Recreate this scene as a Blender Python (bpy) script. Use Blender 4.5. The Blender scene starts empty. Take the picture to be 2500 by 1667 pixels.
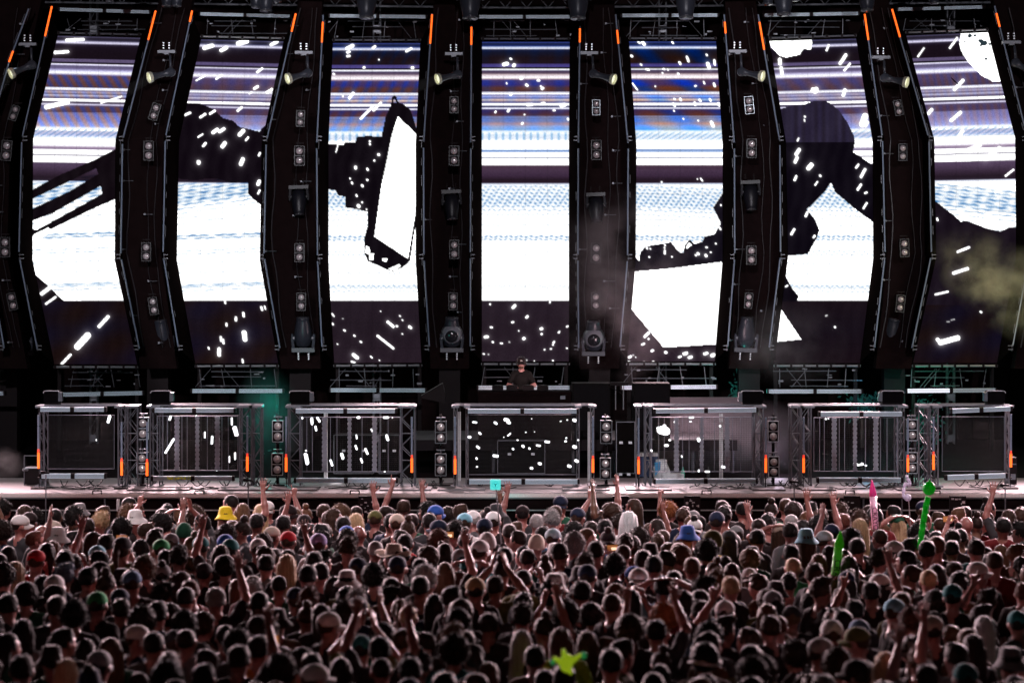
import bpy, math, random
import numpy as np
from mathutils import Vector, Matrix
random.seed(7)
rng = np.random.default_rng(11)
S = bpy.context.scene
COL = S.collection
R = math.radians

# ------------------------------------------------------------------ camera / world / light
F = 6400.0            # focal length in pixels of a 2500 px wide picture
HZ = 617.0            # picture row of the horizon
CH = 5.0              # camera height
cam = bpy.data.objects.new('camera', bpy.data.cameras.new('camera'))
COL.objects.link(cam)
cam.location = (0, 0, CH)
cam.rotation_euler = (R(90), 0, 0)
cam.data.sensor_width = 36
cam.data.lens = F / 2500 * 36
cam.data.shift_y = -(833.5 - HZ) / 2500
cam.data.clip_end = 500
cam.data.dof.use_dof = True
cam.data.dof.focus_distance = 38
cam.data.dof.aperture_fstop = 1.35
S.camera = cam

w = bpy.data.worlds.new('World'); S.world = w; w.use_nodes = True
bg = w.node_tree.nodes['Background']
bg.inputs[0].default_value = (1.0, .62, .66, 1)
bg.inputs[1].default_value = 0.005
S.view_settings.view_transform = 'Standard'
S.view_settings.look = 'None'
S.view_settings.exposure = 0
S.view_settings.gamma = 1
S.cycles.volume_step_rate = 2
S.cycles.max_bounces = 4
S.cycles.diffuse_bounces = 1

def spot(loc, target, power, color, angle, blend=.5, radius=.25):
    l = bpy.data.lights.new('spot_light', 'SPOT'); l.energy = power; l.color = color
    l.spot_size = R(angle); l.spot_blend = blend; l.shadow_soft_size = radius
    o = bpy.data.objects.new('spot_light', l); COL.objects.link(o)
    o.location = loc
    o.rotation_euler = (Vector(target) - Vector(loc)).to_track_quat('-Z', 'Y').to_euler()
    return o
# bodiless spots added in mid-air before the screens, rim light for the crowd
for i, x in enumerate((-12.0, -9.2, -5.4, -1.9, 1.9, 5.4, 9.2, 12.0)):
    spot((x, 40.6, (4.7, 5.3)[i % 2]), (x * .45, 28.5, 1.6), 9800 if abs(x) > 9 else 3900, (1, .69, .74), 66, 1, .22)
# unseen spots added at front of house: a band of light that passes over the heads and lands on stage and towers
for x in (-8.0, 0, 8.0):
    spot((x * .8, 12, 9), (x * .95, 38, 6.5), 9000, (.96, .92, 1), 23.8, .03, .12)
# unseen spots added overhead to light the deck and the first rows
for x in (-6.5, -2.2, 2.2, 6.5):
    spot((x, 34.4, 9.8), (x * .98, 37.0, 1.7), 900, (1, .82, .83), 50, .8, .2)
for x in (-6.0, -2, 2, 6.0):
    spot((x, 27.5, 10.2), (x * .97, 33.0, 1.6), 2500, (1, .84, .86), 36, 1, .3)

spot((1.0, 33.0, 5.4), (.15, 40.3, 3.2), 1900, (1, .66, .64), 8, .6, .1)     # unseen key light added for the performer

# ------------------------------------------------------------------ helpers
def P(px, py, D):
    return Vector(((px - 1250) / F * D, D, CH - (py - HZ) / F * D))
def pm(px, D):        # pixels to metres at distance D
    return px / F * D

MATS = {}
def lin(c):
    c = np.asarray(c, float) / 255
    return np.where(c <= .04045, c / 12.92, ((c + .055) / 1.055) ** 2.4)
def mat(name, col, rough=.6, metal=0, emit=None, es=1, noise=.25, scale=40, spec=.5):
    if name in MATS: return MATS[name]
    m = bpy.data.materials.new(name); m.use_nodes = True
    nt = m.node_tree; b = nt.nodes['Principled BSDF']
    b.inputs['Base Color'].default_value = (*col, 1)
    b.inputs['Roughness'].default_value = rough
    b.inputs['Metallic'].default_value = metal
    b.inputs['Specular IOR Level'].default_value = spec
    if emit:
        b.inputs['Emission Color'].default_value = (*emit, 1)
        b.inputs['Emission Strength'].default_value = es
    elif noise:
        tc = nt.nodes.new('ShaderNodeTexCoord'); n = nt.nodes.new('ShaderNodeTexNoise')
        n.inputs['Scale'].default_value = scale; n.inputs['Detail'].default_value = 3
        nt.links.new(tc.outputs['Object'], n.inputs['Vector'])
        r = nt.nodes.new('ShaderNodeMixRGB'); r.blend_type = 'MIX'
        r.inputs[1].default_value = (*[c * (1 - noise) for c in col], 1)
        r.inputs[2].default_value = (*[min(1, c * (1 + noise)) for c in col], 1)
        nt.links.new(n.outputs[0], r.inputs[0]); nt.links.new(r.outputs[0], b.inputs['Base Color'])
    MATS[name] = m
    return m

class MB:
    """collects shapes, builds one mesh"""
    def __init__(s): s.v = []; s.f = []; s.mi = []; s.cur = 0
    def add(s, vs, fs):
        n = len(s.v); s.v += [tuple(v) for v in vs]; s.f += [tuple(i + n for i in f) for f in fs]
        s.mi += [s.cur] * len(fs); return s
    def box(s, c, size, rot=None):
        x, y, z = [k / 2 for k in size]; c = Vector(c)
        vs = [Vector((a * x, b * y, d * z)) for a in (-1, 1) for b in (-1, 1) for d in (-1, 1)]
        if rot is not None: vs = [rot @ v for v in vs]
        return s.add([v + c for v in vs], [(0, 1, 3, 2), (4, 6, 7, 5), (0, 4, 5, 1), (2, 3, 7, 6), (0, 2, 6, 4), (1, 5, 7, 3)])
    def bar(s, a, b, wd, dp, up=(0, 0, 1)):
        """box from a to b, wd wide (across, in the picture plane), dp deep (along y)"""
        a = Vector(a); b = Vector(b); d = b - a; L = d.length; d.normalize()
        q = Vector((0, 1, 0)); q = (q - d * q.dot(d)).normalized(); r = d.cross(q)
        M = Matrix((d, q, r)).transposed()
        return s.box((a + b) / 2, (L, dp, wd), M)
    def tube(s, a, b, r, n=8, r2=None, cap=True):
        a = Vector(a); b = Vector(b); r2 = r if r2 is None else r2; d = (b - a).normalized()
        u = d.orthogonal().normalized(); v = d.cross(u)
        vs = []
        for p, rr in ((a, r), (b, r2)):
            for i in range(n):
                t = 2 * math.pi * i / n; vs.append(p + (u * math.cos(t) + v * math.sin(t)) * rr)
        fs = [(i, (i + 1) % n, n + (i + 1) % n, n + i) for i in range(n)]
        if cap: fs += [tuple(range(n))[::-1], tuple(range(n, 2 * n))]
        return s.add(vs, fs)
    def path(s, pts, r, n=6):
        for a, b in zip(pts, pts[1:]): s.tube(a, b, r, n)
        return s
    def lathe(s, prof, n=20, M=None):
        """prof: list of (radius, height) along local z"""
        vs = []
        for r, z in prof:
            for i in range(n):
                t = 2 * math.pi * i / n; v = Vector((r * math.cos(t), r * math.sin(t), z)); vs.append(M @ v if M else v)
        fs = []
        for k in range(len(prof) - 1):
            for i in range(n):
                fs.append((k * n + i, k * n + (i + 1) % n, (k + 1) * n + (i + 1) % n, (k + 1) * n + i))
        fs += [tuple(range(n))[::-1], tuple(range((len(prof) - 1) * n, len(prof) * n))]
        return s.add(vs, fs)
    def prism(s, pts, t):
        """polygon (world points, roughly facing -y) extruded back by t"""
        n = len(pts); vs = [Vector(p) for p in pts] + [Vector(p) + Vector((0, t, 0)) for p in pts]
        fs = [tuple(range(n)), tuple(range(n, 2 * n))[::-1]] + [(i, n + i, n + (i + 1) % n, (i + 1) % n) for i in range(n)]
        return s.add(vs, fs)
    def build(s, name, m, parent=None, smooth=False):
        me = bpy.data.meshes.new(name); me.from_pydata(s.v, [], s.f)
        ms = m if isinstance(m, (list, tuple)) else [m]
        for k in ms: me.materials.append(k)
        if len(ms) > 1: me.polygons.foreach_set('material_index', s.mi)
        if smooth: me.polygons.foreach_set('use_smooth', [True] * len(me.polygons))
        me.update()
        return link(name, me, parent)
def link(name, me, parent=None):
    o = bpy.data.objects.new(name, me); COL.objects.link(o)
    if parent is not None:
        o.parent = parent
        o.matrix_parent_inverse = Matrix.Translation(parent.location).inverted() if parent.rotation_euler.to_matrix().is_identity else parent.matrix_basis.inverted()
    return o
def aim(loc, direction):
    """matrix whose local z looks along direction"""
    q = Vector(direction).to_track_quat('Z', 'Y'); return Matrix.Translation(Vector(loc)) @ q.to_matrix().to_4x4()
def tag(o, label=None, cat=None, group=None, kind=None):
    if label: o['label'] = label
    if cat: o['category'] = cat
    if group: o['group'] = group
    if kind: o['kind'] = kind
    return o
def thing(name, loc, label, cat, group=None):
    o = bpy.data.objects.new(name, None); COL.objects.link(o); o.location = loc
    o.empty_display_size = .1
    return tag(o, label, cat, group)

BLACK = mat('black_metal', (.010, .006, .007), .55, 0, noise=.3, spec=.09)
CLOTH = mat('black_drape', (.0095, .005, .0052), .95, noise=.4, scale=9, spec=.04)
ALU = mat('aluminium', (.52, .53, .56), .38, .75, noise=.2)
DALU = mat('dull_aluminium', (.13, .135, .155), .42, .3, noise=.3)
FINM = mat('fin_black', (.006, .004, .004), 1, spec=0, noise=0)
BATTEN = mat('batten_lens', (.58, .72, .82), .5, 0, noise=.15, scale=120)
BATTEND = mat('batten_groove', (.05, .055, .065), .5)
TUBEM = mat('frosted_tube', (.20, .25, .34), .35, noise=.1)
ORANGE = mat('lit_orange_tube', (1, .2, .03), .4, emit=(1, .12, .012), es=1.7)
REDG = mat('lit_red_tube', (1, .1, .03), .4, emit=(1, .05, .03), es=.8)
GLASS = mat('lamp_glass', (.50, .47, .48), .18, .3, noise=.3, scale=60)
CHROME = mat('reflector', (.8, .78, .8), .25, .9, noise=0)
LIT = mat('lit_lamp_face', (1, 1, .85), .4, emit=(1, 1, .66), es=1.0)
PLAST = mat('grey_plastic', (.045, .05, .065), .35, noise=.2)
PLASTW = mat('pale_plastic', (.55, .55, .56), .4, noise=.1)

# ------------------------------------------------------------------ ground, stage
ZS = P(0, 1203, 36)[2]            # stage deck height
gm = mat('ground_dirt', (.05, .04, .035), .95, noise=.4, scale=3)
g = MB(); g.add([(-150, -40, 0), (150, -40, 0), (150, 160, 0), (-150, 160, 0)], [(0, 1, 2, 3)])
tag(g.build('ground', gm), 'dark trodden field the crowd stands on', 'ground', kind='structure')

floorm = mat('stage_floor', (.19, .165, .17), .5, noise=.22, scale=2.2)
st = thing('stage', (0, 38, 0), 'long raised stage with pale deck and black skirted front behind the crowd', 'stage')
b = MB(); b.box((0, 37.2, ZS - .04), (30, 2.4, .08))
b.build('deck', floorm, st)
b = MB(); b.box((0, 42.4, ZS - .05), (30, 8, .08)); b.build('rear_deck', mat('rear_deck_black', (.008, .005, .006), .95, spec=.04), st)  # rear deck in a near-black colour
b = MB(); b.box((0, 36.06, ZS / 2 - .05), (29.9, .06, ZS - .11)); b.build('skirt', CLOTH, st)
b = MB(); b.box((0, 35.985, ZS - .032), (30, .02, .05)); b.build('edge_trim', mat('edge_trim', (.6, .5, .48), .45, .3), st)
b = MB(); b.box((0, 36.02, P(0, 1245, 36.02)[2]), (30, .015, .016)); b.build('lower_trim', mat('low_trim', (.5, .5, .52), .4, .5), st)
for px in (237, 487, 1595 * 0 + 866, 1205 + 520, 2075, 2284):
    c = P(px, 1203, 35.94); w2 = pm(11, 36)
    h = MB(); h.path([c + Vector((-w2, 0, -.02)), c + Vector((-w2, 0, .03)), c + Vector((w2, 0, .03)), c + Vector((w2, 0, -.02))], .008)
    h.build('step_handle', BLACK, st)
for px in (256, 347, 941, 1036, 1544, 1638, 2108, 2202):
    c0 = P(px, 1208, 36.0); c1 = P(px, 1262, 36.0)
    MB().tube(c0, c1, .012).build('skirt_pole', DALU, st)

# front-of-stage black back drape far behind everything
b = MB(); pts = []
for i in range(121):
    x = -17 + i * 34 / 120; y = 47.5 + .12 * math.sin(i * 1.7) - .012 * x * x
    pts.append((x, y))
vs = [(x, y, 0) for x, y in pts] + [(x, y, 11) for x, y in pts]
b.add(vs, [(i, i + 1, 122 + i, 121 + i) for i in range(120)])
tag(b.build('back_drape', CLOTH), 'black pleated drape hanging behind the whole stage', 'drape')

# ------------------------------------------------------------------ the tall screens
# outline in picture pixels: top, upper bend, lower bend, bottom: (left x, left y, right x, right y)
SCR = [
 [(-156, 82, 45, 85), (-246, 335, -46, 337), (-248, 634, -47, 636), (-194, 889, 8, 889)],
 [(141, 88, 342.6, 93), (81, 340, 281.5, 343), (79.5, 634, 280, 636), (133, 889, 335, 889)],
 [(491, 97, 692, 102), (437, 345, 639, 347), (432, 635, 634, 636), (477, 887, 679, 886)],
 [(813, 106, 1026, 106), (802, 353, 1014.7, 353), (802, 640, 1015, 640), (816, 886, 1029, 885)],
 [(1177, 103, 1390.6, 103), (1176.4, 354, 1389, 354), (1176.4, 640, 1389, 640), (1176.4, 882, 1389, 882)],
 [(1536, 102, 1748, 102), (1554, 356, 1764, 356), (1552, 640, 1764, 640), (1531, 882, 1745, 882)],
 [(1879, 101, 2090, 95), (1919, 347, 2130, 346), (1924, 629, 2132, 629), (1891, 886, 2099, 886)],
 [(2212.6, 88, 2412, 80), (2281, 340, 2478, 337), (2286, 629, 2480.7, 629), (2229, 886, 2434, 886)],
]
def SD(px, k):     # depth of the screen surface: arc in plan, top and bottom lean out
    return 44.0 - 1.8 * ((px - 1282) / 1280) ** 2 - (.5, 0, 0, .35)[k]

# stripe table of the picture on the screens: y, colour of middle screens, colour of outer screens
ST = [(95, (60, 70, 130), (60, 55, 75)), (104, (45, 60, 130), (70, 65, 90)), (108, (20, 25, 50), (30, 25, 35)), (113, (25, 45, 110), (50, 45, 65)),
 (116, (190, 200, 235), (190, 185, 215)), (119, (225, 225, 240), (215, 210, 235)), (122, (25, 30, 60), (40, 32, 50)), (128, (18, 20, 40), (24, 16, 26)),
 (142, (26, 16, 22), (22, 14, 22)), (156, (28, 18, 26), (22, 14, 22)), (157.5, (66, 58, 120), (92, 80, 112)), (164, (70, 62, 130), (92, 80, 112)),
 (165.5, (18, 12, 16), (18, 12, 18)), (168, (18, 12, 18), (18, 12, 18)), (169.5, (255, 255, 255), (235, 230, 250)), (171.5, (235, 235, 250), (200, 195, 225)),
 (173, (70, 60, 90), (95, 88, 120)), (179, (80, 62, 80), (100, 90, 125)), (183, (200, 180, 185), (160, 155, 200)), (187, (240, 232, 240), (235, 235, 250)),
 (191, (255, 250, 250), (250, 250, 255)), (194, (150, 120, 140), (150, 140, 180)), (197, (58, 52, 110), (80, 66, 98)), (207, (48, 42, 110), (78, 62, 94)), (215, (80, 48, 52), (74, 58, 84)),
 (224, (70, 46, 56), (70, 55, 80)), (226, (235, 235, 255), (235, 235, 255)), (230, (255, 255, 255), (250, 250, 255)), (232, (110, 110, 160), (120, 110, 140)),
 (237, (180, 180, 225), (170, 160, 190)), (240, (70, 80, 150), (95, 85, 115)), (244, (225, 200, 190), (190, 185, 215)), (247, (160, 140, 150), (120, 110, 140)), (251, (60, 60, 120), (80, 70, 100)),
 (253, (250, 250, 255), (255, 255, 255)), (257, (255, 255, 255), (255, 255, 255)), (259.5, (60, 60, 100), (70, 60, 85)), (262.5, (55, 55, 95), (60, 50, 70)),
 (264, (240, 240, 255), (225, 220, 245)), (266, (235, 235, 255), (210, 205, 235)), (268, (50, 42, 90), (80, 66, 96)), (276, (62, 40, 70), (76, 58, 86)), (283, (78, 50, 60), (78, 60, 88)),
 (284.5, (112, 120, 170), (122, 112, 155)), (296, (105, 122, 180), (130, 120, 168)), (303, (165, 135, 150), (140, 128, 172)), (310, (140, 165, 220), (150, 145, 195)), (317, (120, 165, 225), (165, 165, 215)),
 (321, (225, 238, 250), (240, 245, 255)), (326, (250, 252, 255), (255, 255, 255)), (330, (215, 228, 242), (190, 190, 215)), (338, (225, 232, 245), (185, 190, 225)), (342, (250, 252, 255), (235, 240, 255)), (347, (255, 255, 255), (255, 255, 255)),
 (364, (255, 255, 255), (250, 250, 255)), (366.5, (110, 140, 195), (170, 150, 175)), (371, (150, 175, 215), (130, 112, 140)), (374, (255, 255, 255), (255, 255, 255)), (383, (255, 255, 255), (255, 255, 255)),
 (386, (160, 165, 185), (150, 145, 160)), (389, (255, 255, 255), (255, 255, 255)), (403, (255, 255, 255), (255, 255, 255)), (405, (70, 50, 66), (84, 66, 92)), (416, (68, 50, 70), (72, 56, 78)),
 (430, (55, 38, 58), (50, 36, 52)), (440, (34, 22, 32), (34, 24, 34)), (447, (40, 26, 40), (44, 34, 48)), (449, (200, 210, 235), (220, 225, 245)), (453, (252, 253, 255), (255, 255, 255)),
 (733, (255, 255, 255), (255, 255, 255)), (735.5, (38, 29, 38), (22, 14, 20)), (800, (35, 26, 34), (19, 13, 21)), (900, (39, 29, 38), (22, 13, 18))]
STY = np.array([s[0] for s in ST], float); STC = np.array([s[1] for s in ST], float); STO = np.array([s[2] for s in ST], float)

def inside(poly, x, y):
    r = np.zeros(x.shape, bool); n = len(poly)
    for i in range(n):
        x1, y1 = poly[i]; x2, y2 = poly[(i + 1) % n]
        if y1 == y2: continue
        c = ((y1 > y) != (y2 > y)) & (x < (x2 - x1) * (y - y1) / (y2 - y1) + x1)
        r ^= c
    return r
DK = (17, 11, 16); WH = (255, 255, 255)
SHAPES = {   # per screen: (colour, polygon) in order
 1: [(DK, [(285, 362), (238, 387), (143, 429), (70, 468), (70, 585), (125, 560), (223, 512), (285, 485)]),
     ('bg', [(70, 490), (155, 450), (235, 411), (240, 425), (170, 467), (70, 514)]),
     ('bg', [(70, 543), (131, 520), (246, 454), (250, 473), (119, 545), (88, 562), (70, 556)]),
     (WH, [(70, 590), (84, 572), (118, 556), (126, 562), (123, 568), (90, 585)]),
     (DK, [(70, 655), (88, 672), (116, 697), (156, 735), (70, 737)])],
 2: [((17, 11, 18), [(420, 258), (459, 252), (488, 253), (518, 265), (545, 289), (569, 295), (584, 310), (634, 322), (640, 312), (660, 300), (660, 510), (634, 499), (618, 486), (606, 474), (605, 444), (566, 447), (536, 438), (506, 436), (477, 441), (420, 435)])],
 3: [((16, 11, 17), [(795, 351), (838, 354), (843, 347), (868, 347), (871, 335), (898, 332), (931, 335), (942, 283), (954, 259), (957, 238), (962, 234), (967, 235), (972, 250), (987, 256), (1002, 268), (1012, 298), (1022, 330), (1022, 545), (1013, 560), (1002, 636), (997, 641), (984, 653), (960, 663), (942, 658), (913, 644), (898, 638), (889, 617), (889, 581), (898, 548), (898, 518), (868, 510), (843, 507), (843, 481), (826, 477), (819, 465), (795, 462)]),
     ('bg', [(961, 244), (964, 241), (968, 252), (961, 252)]),
     (WH, [(972, 284), (1016, 328), (1020, 400), (1014, 521), (996, 632), (914, 578), (931, 456), (957, 328)]),
     (WH, [(1012, 565), (1016, 575), (1010, 636), (1001, 638)]),
     (WH, [(893, 600), (901, 604), (904, 616), (899, 622), (892, 616)]), (WH, [(902, 620), (913, 618), (911, 634), (901, 634)]),
     (WH, [(933, 632), (940, 630), (946, 632), (943, 640), (935, 637)]), (WH, [(947, 657), (975, 645), (979, 650), (962, 661)])],
 5: [((20, 16, 25), [(1775, 470), (1763, 474), (1741, 507), (1760, 545), (1744, 572), (1720, 578), (1715, 590), (1694, 596), (1684, 584), (1672, 599), (1668, 617), (1659, 617), (1638, 591), (1575, 602), (1563, 617), (1560, 638), (1550, 626), (1540, 626), (1540, 740), (1775, 740)]),
     (WH, [(1674, 605), (1682, 592), (1689, 598), (1677, 607)])],
 6: [((38, 32, 50), [(1890, 275), (1910, 265), (1934, 258), (1961, 256), (1990, 246), (2017, 247), (2047, 268), (2068, 298), (2086, 334), (2087, 348), (1900, 348)]),
     ((14, 10, 18), [(1900, 348), (2087, 348), (2083, 372), (2098, 381), (2128, 402), (2145, 402), (2145, 552), (2131, 542), (2092, 514), (2038, 468), (2029, 445), (2014, 468), (1970, 512), (1990, 536), (2001, 563), (1993, 584), (1973, 620), (1924, 625), (1900, 628)]),
     ((14, 10, 18), [(1880, 675), (1919, 675), (1937, 709), (1950, 724), (1946, 736), (1880, 736)]),
     (WH, [(1870, 90), (1982, 90), (1982, 110), (1979, 122), (1962, 120), (1952, 134), (1919, 141), (1904, 137), (1886, 119)]),
     (WH, [(1907, 755), (1956, 828), (1890, 835), (1893, 757)])],
 7: [(WH, [(2348, 70), (2342, 110), (2351, 134), (2366, 155), (2396, 185), (2422, 199), (2460, 201), (2425, 70)]),
     ((24, 17, 26), [(2270, 480), (2286, 493), (2330, 527), (2345, 541), (2360, 539), (2416, 560), (2443, 565), (2461, 556), (2500, 556), (2500, 745), (2210, 745)])],
}
LATE = {5: [(WH, [(1550, 663), (1638, 655.5), (1775, 638), (1762, 640), (1747, 840), (1620, 848), (1541, 754)])]}
# bright streaks: x0,y0,x1,y1,width
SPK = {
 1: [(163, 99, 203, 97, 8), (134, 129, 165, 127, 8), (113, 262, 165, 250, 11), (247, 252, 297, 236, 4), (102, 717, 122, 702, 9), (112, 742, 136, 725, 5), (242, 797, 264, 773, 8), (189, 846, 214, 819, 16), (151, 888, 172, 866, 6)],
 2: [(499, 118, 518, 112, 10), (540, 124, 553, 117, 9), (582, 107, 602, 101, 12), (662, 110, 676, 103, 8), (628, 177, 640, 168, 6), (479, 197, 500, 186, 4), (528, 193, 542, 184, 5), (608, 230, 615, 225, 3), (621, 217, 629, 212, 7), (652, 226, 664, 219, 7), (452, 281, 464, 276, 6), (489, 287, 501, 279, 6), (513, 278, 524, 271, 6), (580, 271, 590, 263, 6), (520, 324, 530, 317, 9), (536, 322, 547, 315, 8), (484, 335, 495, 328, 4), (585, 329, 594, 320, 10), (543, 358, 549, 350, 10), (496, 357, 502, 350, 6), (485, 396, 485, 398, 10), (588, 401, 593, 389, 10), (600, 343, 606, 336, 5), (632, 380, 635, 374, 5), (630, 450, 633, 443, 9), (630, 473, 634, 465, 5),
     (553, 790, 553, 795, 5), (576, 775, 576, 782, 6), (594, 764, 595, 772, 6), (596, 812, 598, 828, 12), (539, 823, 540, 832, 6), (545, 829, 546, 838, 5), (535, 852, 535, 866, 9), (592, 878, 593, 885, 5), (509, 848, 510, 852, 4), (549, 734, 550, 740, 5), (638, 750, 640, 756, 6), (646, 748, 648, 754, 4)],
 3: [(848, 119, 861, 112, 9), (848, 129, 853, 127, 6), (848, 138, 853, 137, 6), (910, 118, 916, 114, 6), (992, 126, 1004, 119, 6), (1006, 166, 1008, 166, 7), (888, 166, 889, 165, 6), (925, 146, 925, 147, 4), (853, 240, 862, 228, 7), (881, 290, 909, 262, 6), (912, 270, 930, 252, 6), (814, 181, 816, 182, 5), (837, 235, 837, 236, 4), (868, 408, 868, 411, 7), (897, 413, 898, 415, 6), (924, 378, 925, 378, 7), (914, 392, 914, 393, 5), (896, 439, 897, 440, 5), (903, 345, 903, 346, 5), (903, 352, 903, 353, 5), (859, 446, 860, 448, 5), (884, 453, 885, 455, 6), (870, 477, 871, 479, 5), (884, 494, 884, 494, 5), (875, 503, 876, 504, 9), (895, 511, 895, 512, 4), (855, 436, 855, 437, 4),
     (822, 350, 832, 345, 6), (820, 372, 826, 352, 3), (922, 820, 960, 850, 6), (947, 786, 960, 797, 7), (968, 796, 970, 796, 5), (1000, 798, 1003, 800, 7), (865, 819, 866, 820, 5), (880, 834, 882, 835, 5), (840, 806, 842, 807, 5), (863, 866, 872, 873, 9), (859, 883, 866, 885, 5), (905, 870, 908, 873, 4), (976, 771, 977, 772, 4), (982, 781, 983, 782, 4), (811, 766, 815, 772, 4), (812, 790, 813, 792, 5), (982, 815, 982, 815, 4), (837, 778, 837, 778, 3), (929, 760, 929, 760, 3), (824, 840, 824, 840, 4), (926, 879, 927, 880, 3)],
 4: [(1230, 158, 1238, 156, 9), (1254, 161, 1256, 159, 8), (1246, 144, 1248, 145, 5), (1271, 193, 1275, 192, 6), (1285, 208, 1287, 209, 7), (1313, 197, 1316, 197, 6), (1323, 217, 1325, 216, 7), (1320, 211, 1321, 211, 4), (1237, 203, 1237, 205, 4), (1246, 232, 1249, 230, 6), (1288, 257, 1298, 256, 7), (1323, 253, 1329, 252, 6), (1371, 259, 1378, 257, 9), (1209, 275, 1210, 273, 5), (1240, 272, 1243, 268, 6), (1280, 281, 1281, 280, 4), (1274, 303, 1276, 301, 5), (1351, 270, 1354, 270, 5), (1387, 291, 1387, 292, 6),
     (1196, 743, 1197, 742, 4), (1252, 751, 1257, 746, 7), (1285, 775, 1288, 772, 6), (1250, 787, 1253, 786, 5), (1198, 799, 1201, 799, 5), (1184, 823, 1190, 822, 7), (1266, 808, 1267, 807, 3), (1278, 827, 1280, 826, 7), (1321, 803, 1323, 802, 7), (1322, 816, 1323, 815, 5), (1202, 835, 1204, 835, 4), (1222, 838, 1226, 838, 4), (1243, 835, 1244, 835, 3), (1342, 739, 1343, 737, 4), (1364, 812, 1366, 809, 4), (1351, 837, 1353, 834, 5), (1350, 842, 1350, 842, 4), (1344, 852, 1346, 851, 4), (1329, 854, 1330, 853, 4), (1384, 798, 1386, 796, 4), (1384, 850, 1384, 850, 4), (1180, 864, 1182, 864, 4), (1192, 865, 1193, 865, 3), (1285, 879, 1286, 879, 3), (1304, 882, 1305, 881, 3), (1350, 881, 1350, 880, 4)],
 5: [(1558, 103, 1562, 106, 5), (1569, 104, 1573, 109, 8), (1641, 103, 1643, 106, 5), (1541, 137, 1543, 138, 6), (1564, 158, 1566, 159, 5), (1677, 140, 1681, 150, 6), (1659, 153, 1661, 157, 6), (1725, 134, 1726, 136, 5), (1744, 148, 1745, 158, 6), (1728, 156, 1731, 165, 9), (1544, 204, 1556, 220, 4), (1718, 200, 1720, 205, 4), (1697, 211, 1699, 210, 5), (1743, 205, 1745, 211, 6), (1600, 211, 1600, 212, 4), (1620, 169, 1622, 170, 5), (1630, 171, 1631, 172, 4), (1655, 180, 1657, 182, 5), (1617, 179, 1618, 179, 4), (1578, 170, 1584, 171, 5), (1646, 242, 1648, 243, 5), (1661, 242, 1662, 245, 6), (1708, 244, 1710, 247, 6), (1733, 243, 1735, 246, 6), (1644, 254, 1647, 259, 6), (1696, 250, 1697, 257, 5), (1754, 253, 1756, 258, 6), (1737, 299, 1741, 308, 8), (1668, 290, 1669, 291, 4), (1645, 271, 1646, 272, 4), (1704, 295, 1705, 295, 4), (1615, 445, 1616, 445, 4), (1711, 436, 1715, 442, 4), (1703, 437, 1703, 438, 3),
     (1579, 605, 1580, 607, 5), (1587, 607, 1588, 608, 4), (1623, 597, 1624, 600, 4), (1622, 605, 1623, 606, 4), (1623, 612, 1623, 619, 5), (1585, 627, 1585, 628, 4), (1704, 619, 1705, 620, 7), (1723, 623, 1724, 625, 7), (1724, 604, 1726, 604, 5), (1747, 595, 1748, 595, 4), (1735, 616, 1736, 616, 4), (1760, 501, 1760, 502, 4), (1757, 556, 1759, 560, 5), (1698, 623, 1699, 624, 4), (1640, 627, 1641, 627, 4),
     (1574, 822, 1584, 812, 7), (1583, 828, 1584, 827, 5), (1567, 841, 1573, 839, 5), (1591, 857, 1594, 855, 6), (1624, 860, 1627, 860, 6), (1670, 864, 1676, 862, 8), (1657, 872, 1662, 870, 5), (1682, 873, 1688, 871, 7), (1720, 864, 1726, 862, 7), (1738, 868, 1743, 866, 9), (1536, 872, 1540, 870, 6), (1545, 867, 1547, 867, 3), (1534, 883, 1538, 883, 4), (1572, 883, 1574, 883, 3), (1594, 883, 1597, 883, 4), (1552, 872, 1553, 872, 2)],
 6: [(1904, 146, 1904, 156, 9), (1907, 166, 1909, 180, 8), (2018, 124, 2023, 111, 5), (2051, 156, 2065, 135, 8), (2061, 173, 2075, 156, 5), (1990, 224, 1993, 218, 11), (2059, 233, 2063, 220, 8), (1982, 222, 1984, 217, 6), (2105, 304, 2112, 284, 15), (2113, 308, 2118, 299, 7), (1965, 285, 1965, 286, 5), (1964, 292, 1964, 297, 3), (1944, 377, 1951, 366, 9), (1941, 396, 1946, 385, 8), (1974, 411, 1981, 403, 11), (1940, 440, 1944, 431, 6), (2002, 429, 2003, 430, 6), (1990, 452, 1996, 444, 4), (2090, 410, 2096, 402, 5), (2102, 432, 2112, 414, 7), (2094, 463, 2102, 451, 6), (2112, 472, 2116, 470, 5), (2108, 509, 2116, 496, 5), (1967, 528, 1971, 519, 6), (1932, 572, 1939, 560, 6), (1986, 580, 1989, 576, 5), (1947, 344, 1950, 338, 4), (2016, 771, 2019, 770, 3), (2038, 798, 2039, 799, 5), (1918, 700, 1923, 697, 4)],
 7: [(2241, 139, 2256, 118, 4), (2319, 118, 2337, 93, 5), (2330, 219, 2351, 197, 8), (2322, 295, 2345, 275, 8), (2266, 278, 2275, 268, 8), (2338, 340, 2350, 320, 9), (2361, 368, 2392, 355, 10), (2405, 388, 2440, 362, 10), (2455, 430, 2474, 415, 5), (2430, 470, 2458, 452, 6), (2338, 615, 2366, 604, 6), (2328, 667, 2362, 656, 8), (2284, 719, 2314, 712, 5), (2289, 829, 2298, 837, 9), (2296, 836, 2338, 825, 13), (2394, 761, 2396, 762, 5), (2288, 534, 2289, 538, 5), (2322, 781, 2330, 780, 2), (2312, 785, 2318, 785, 2)],
}
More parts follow.
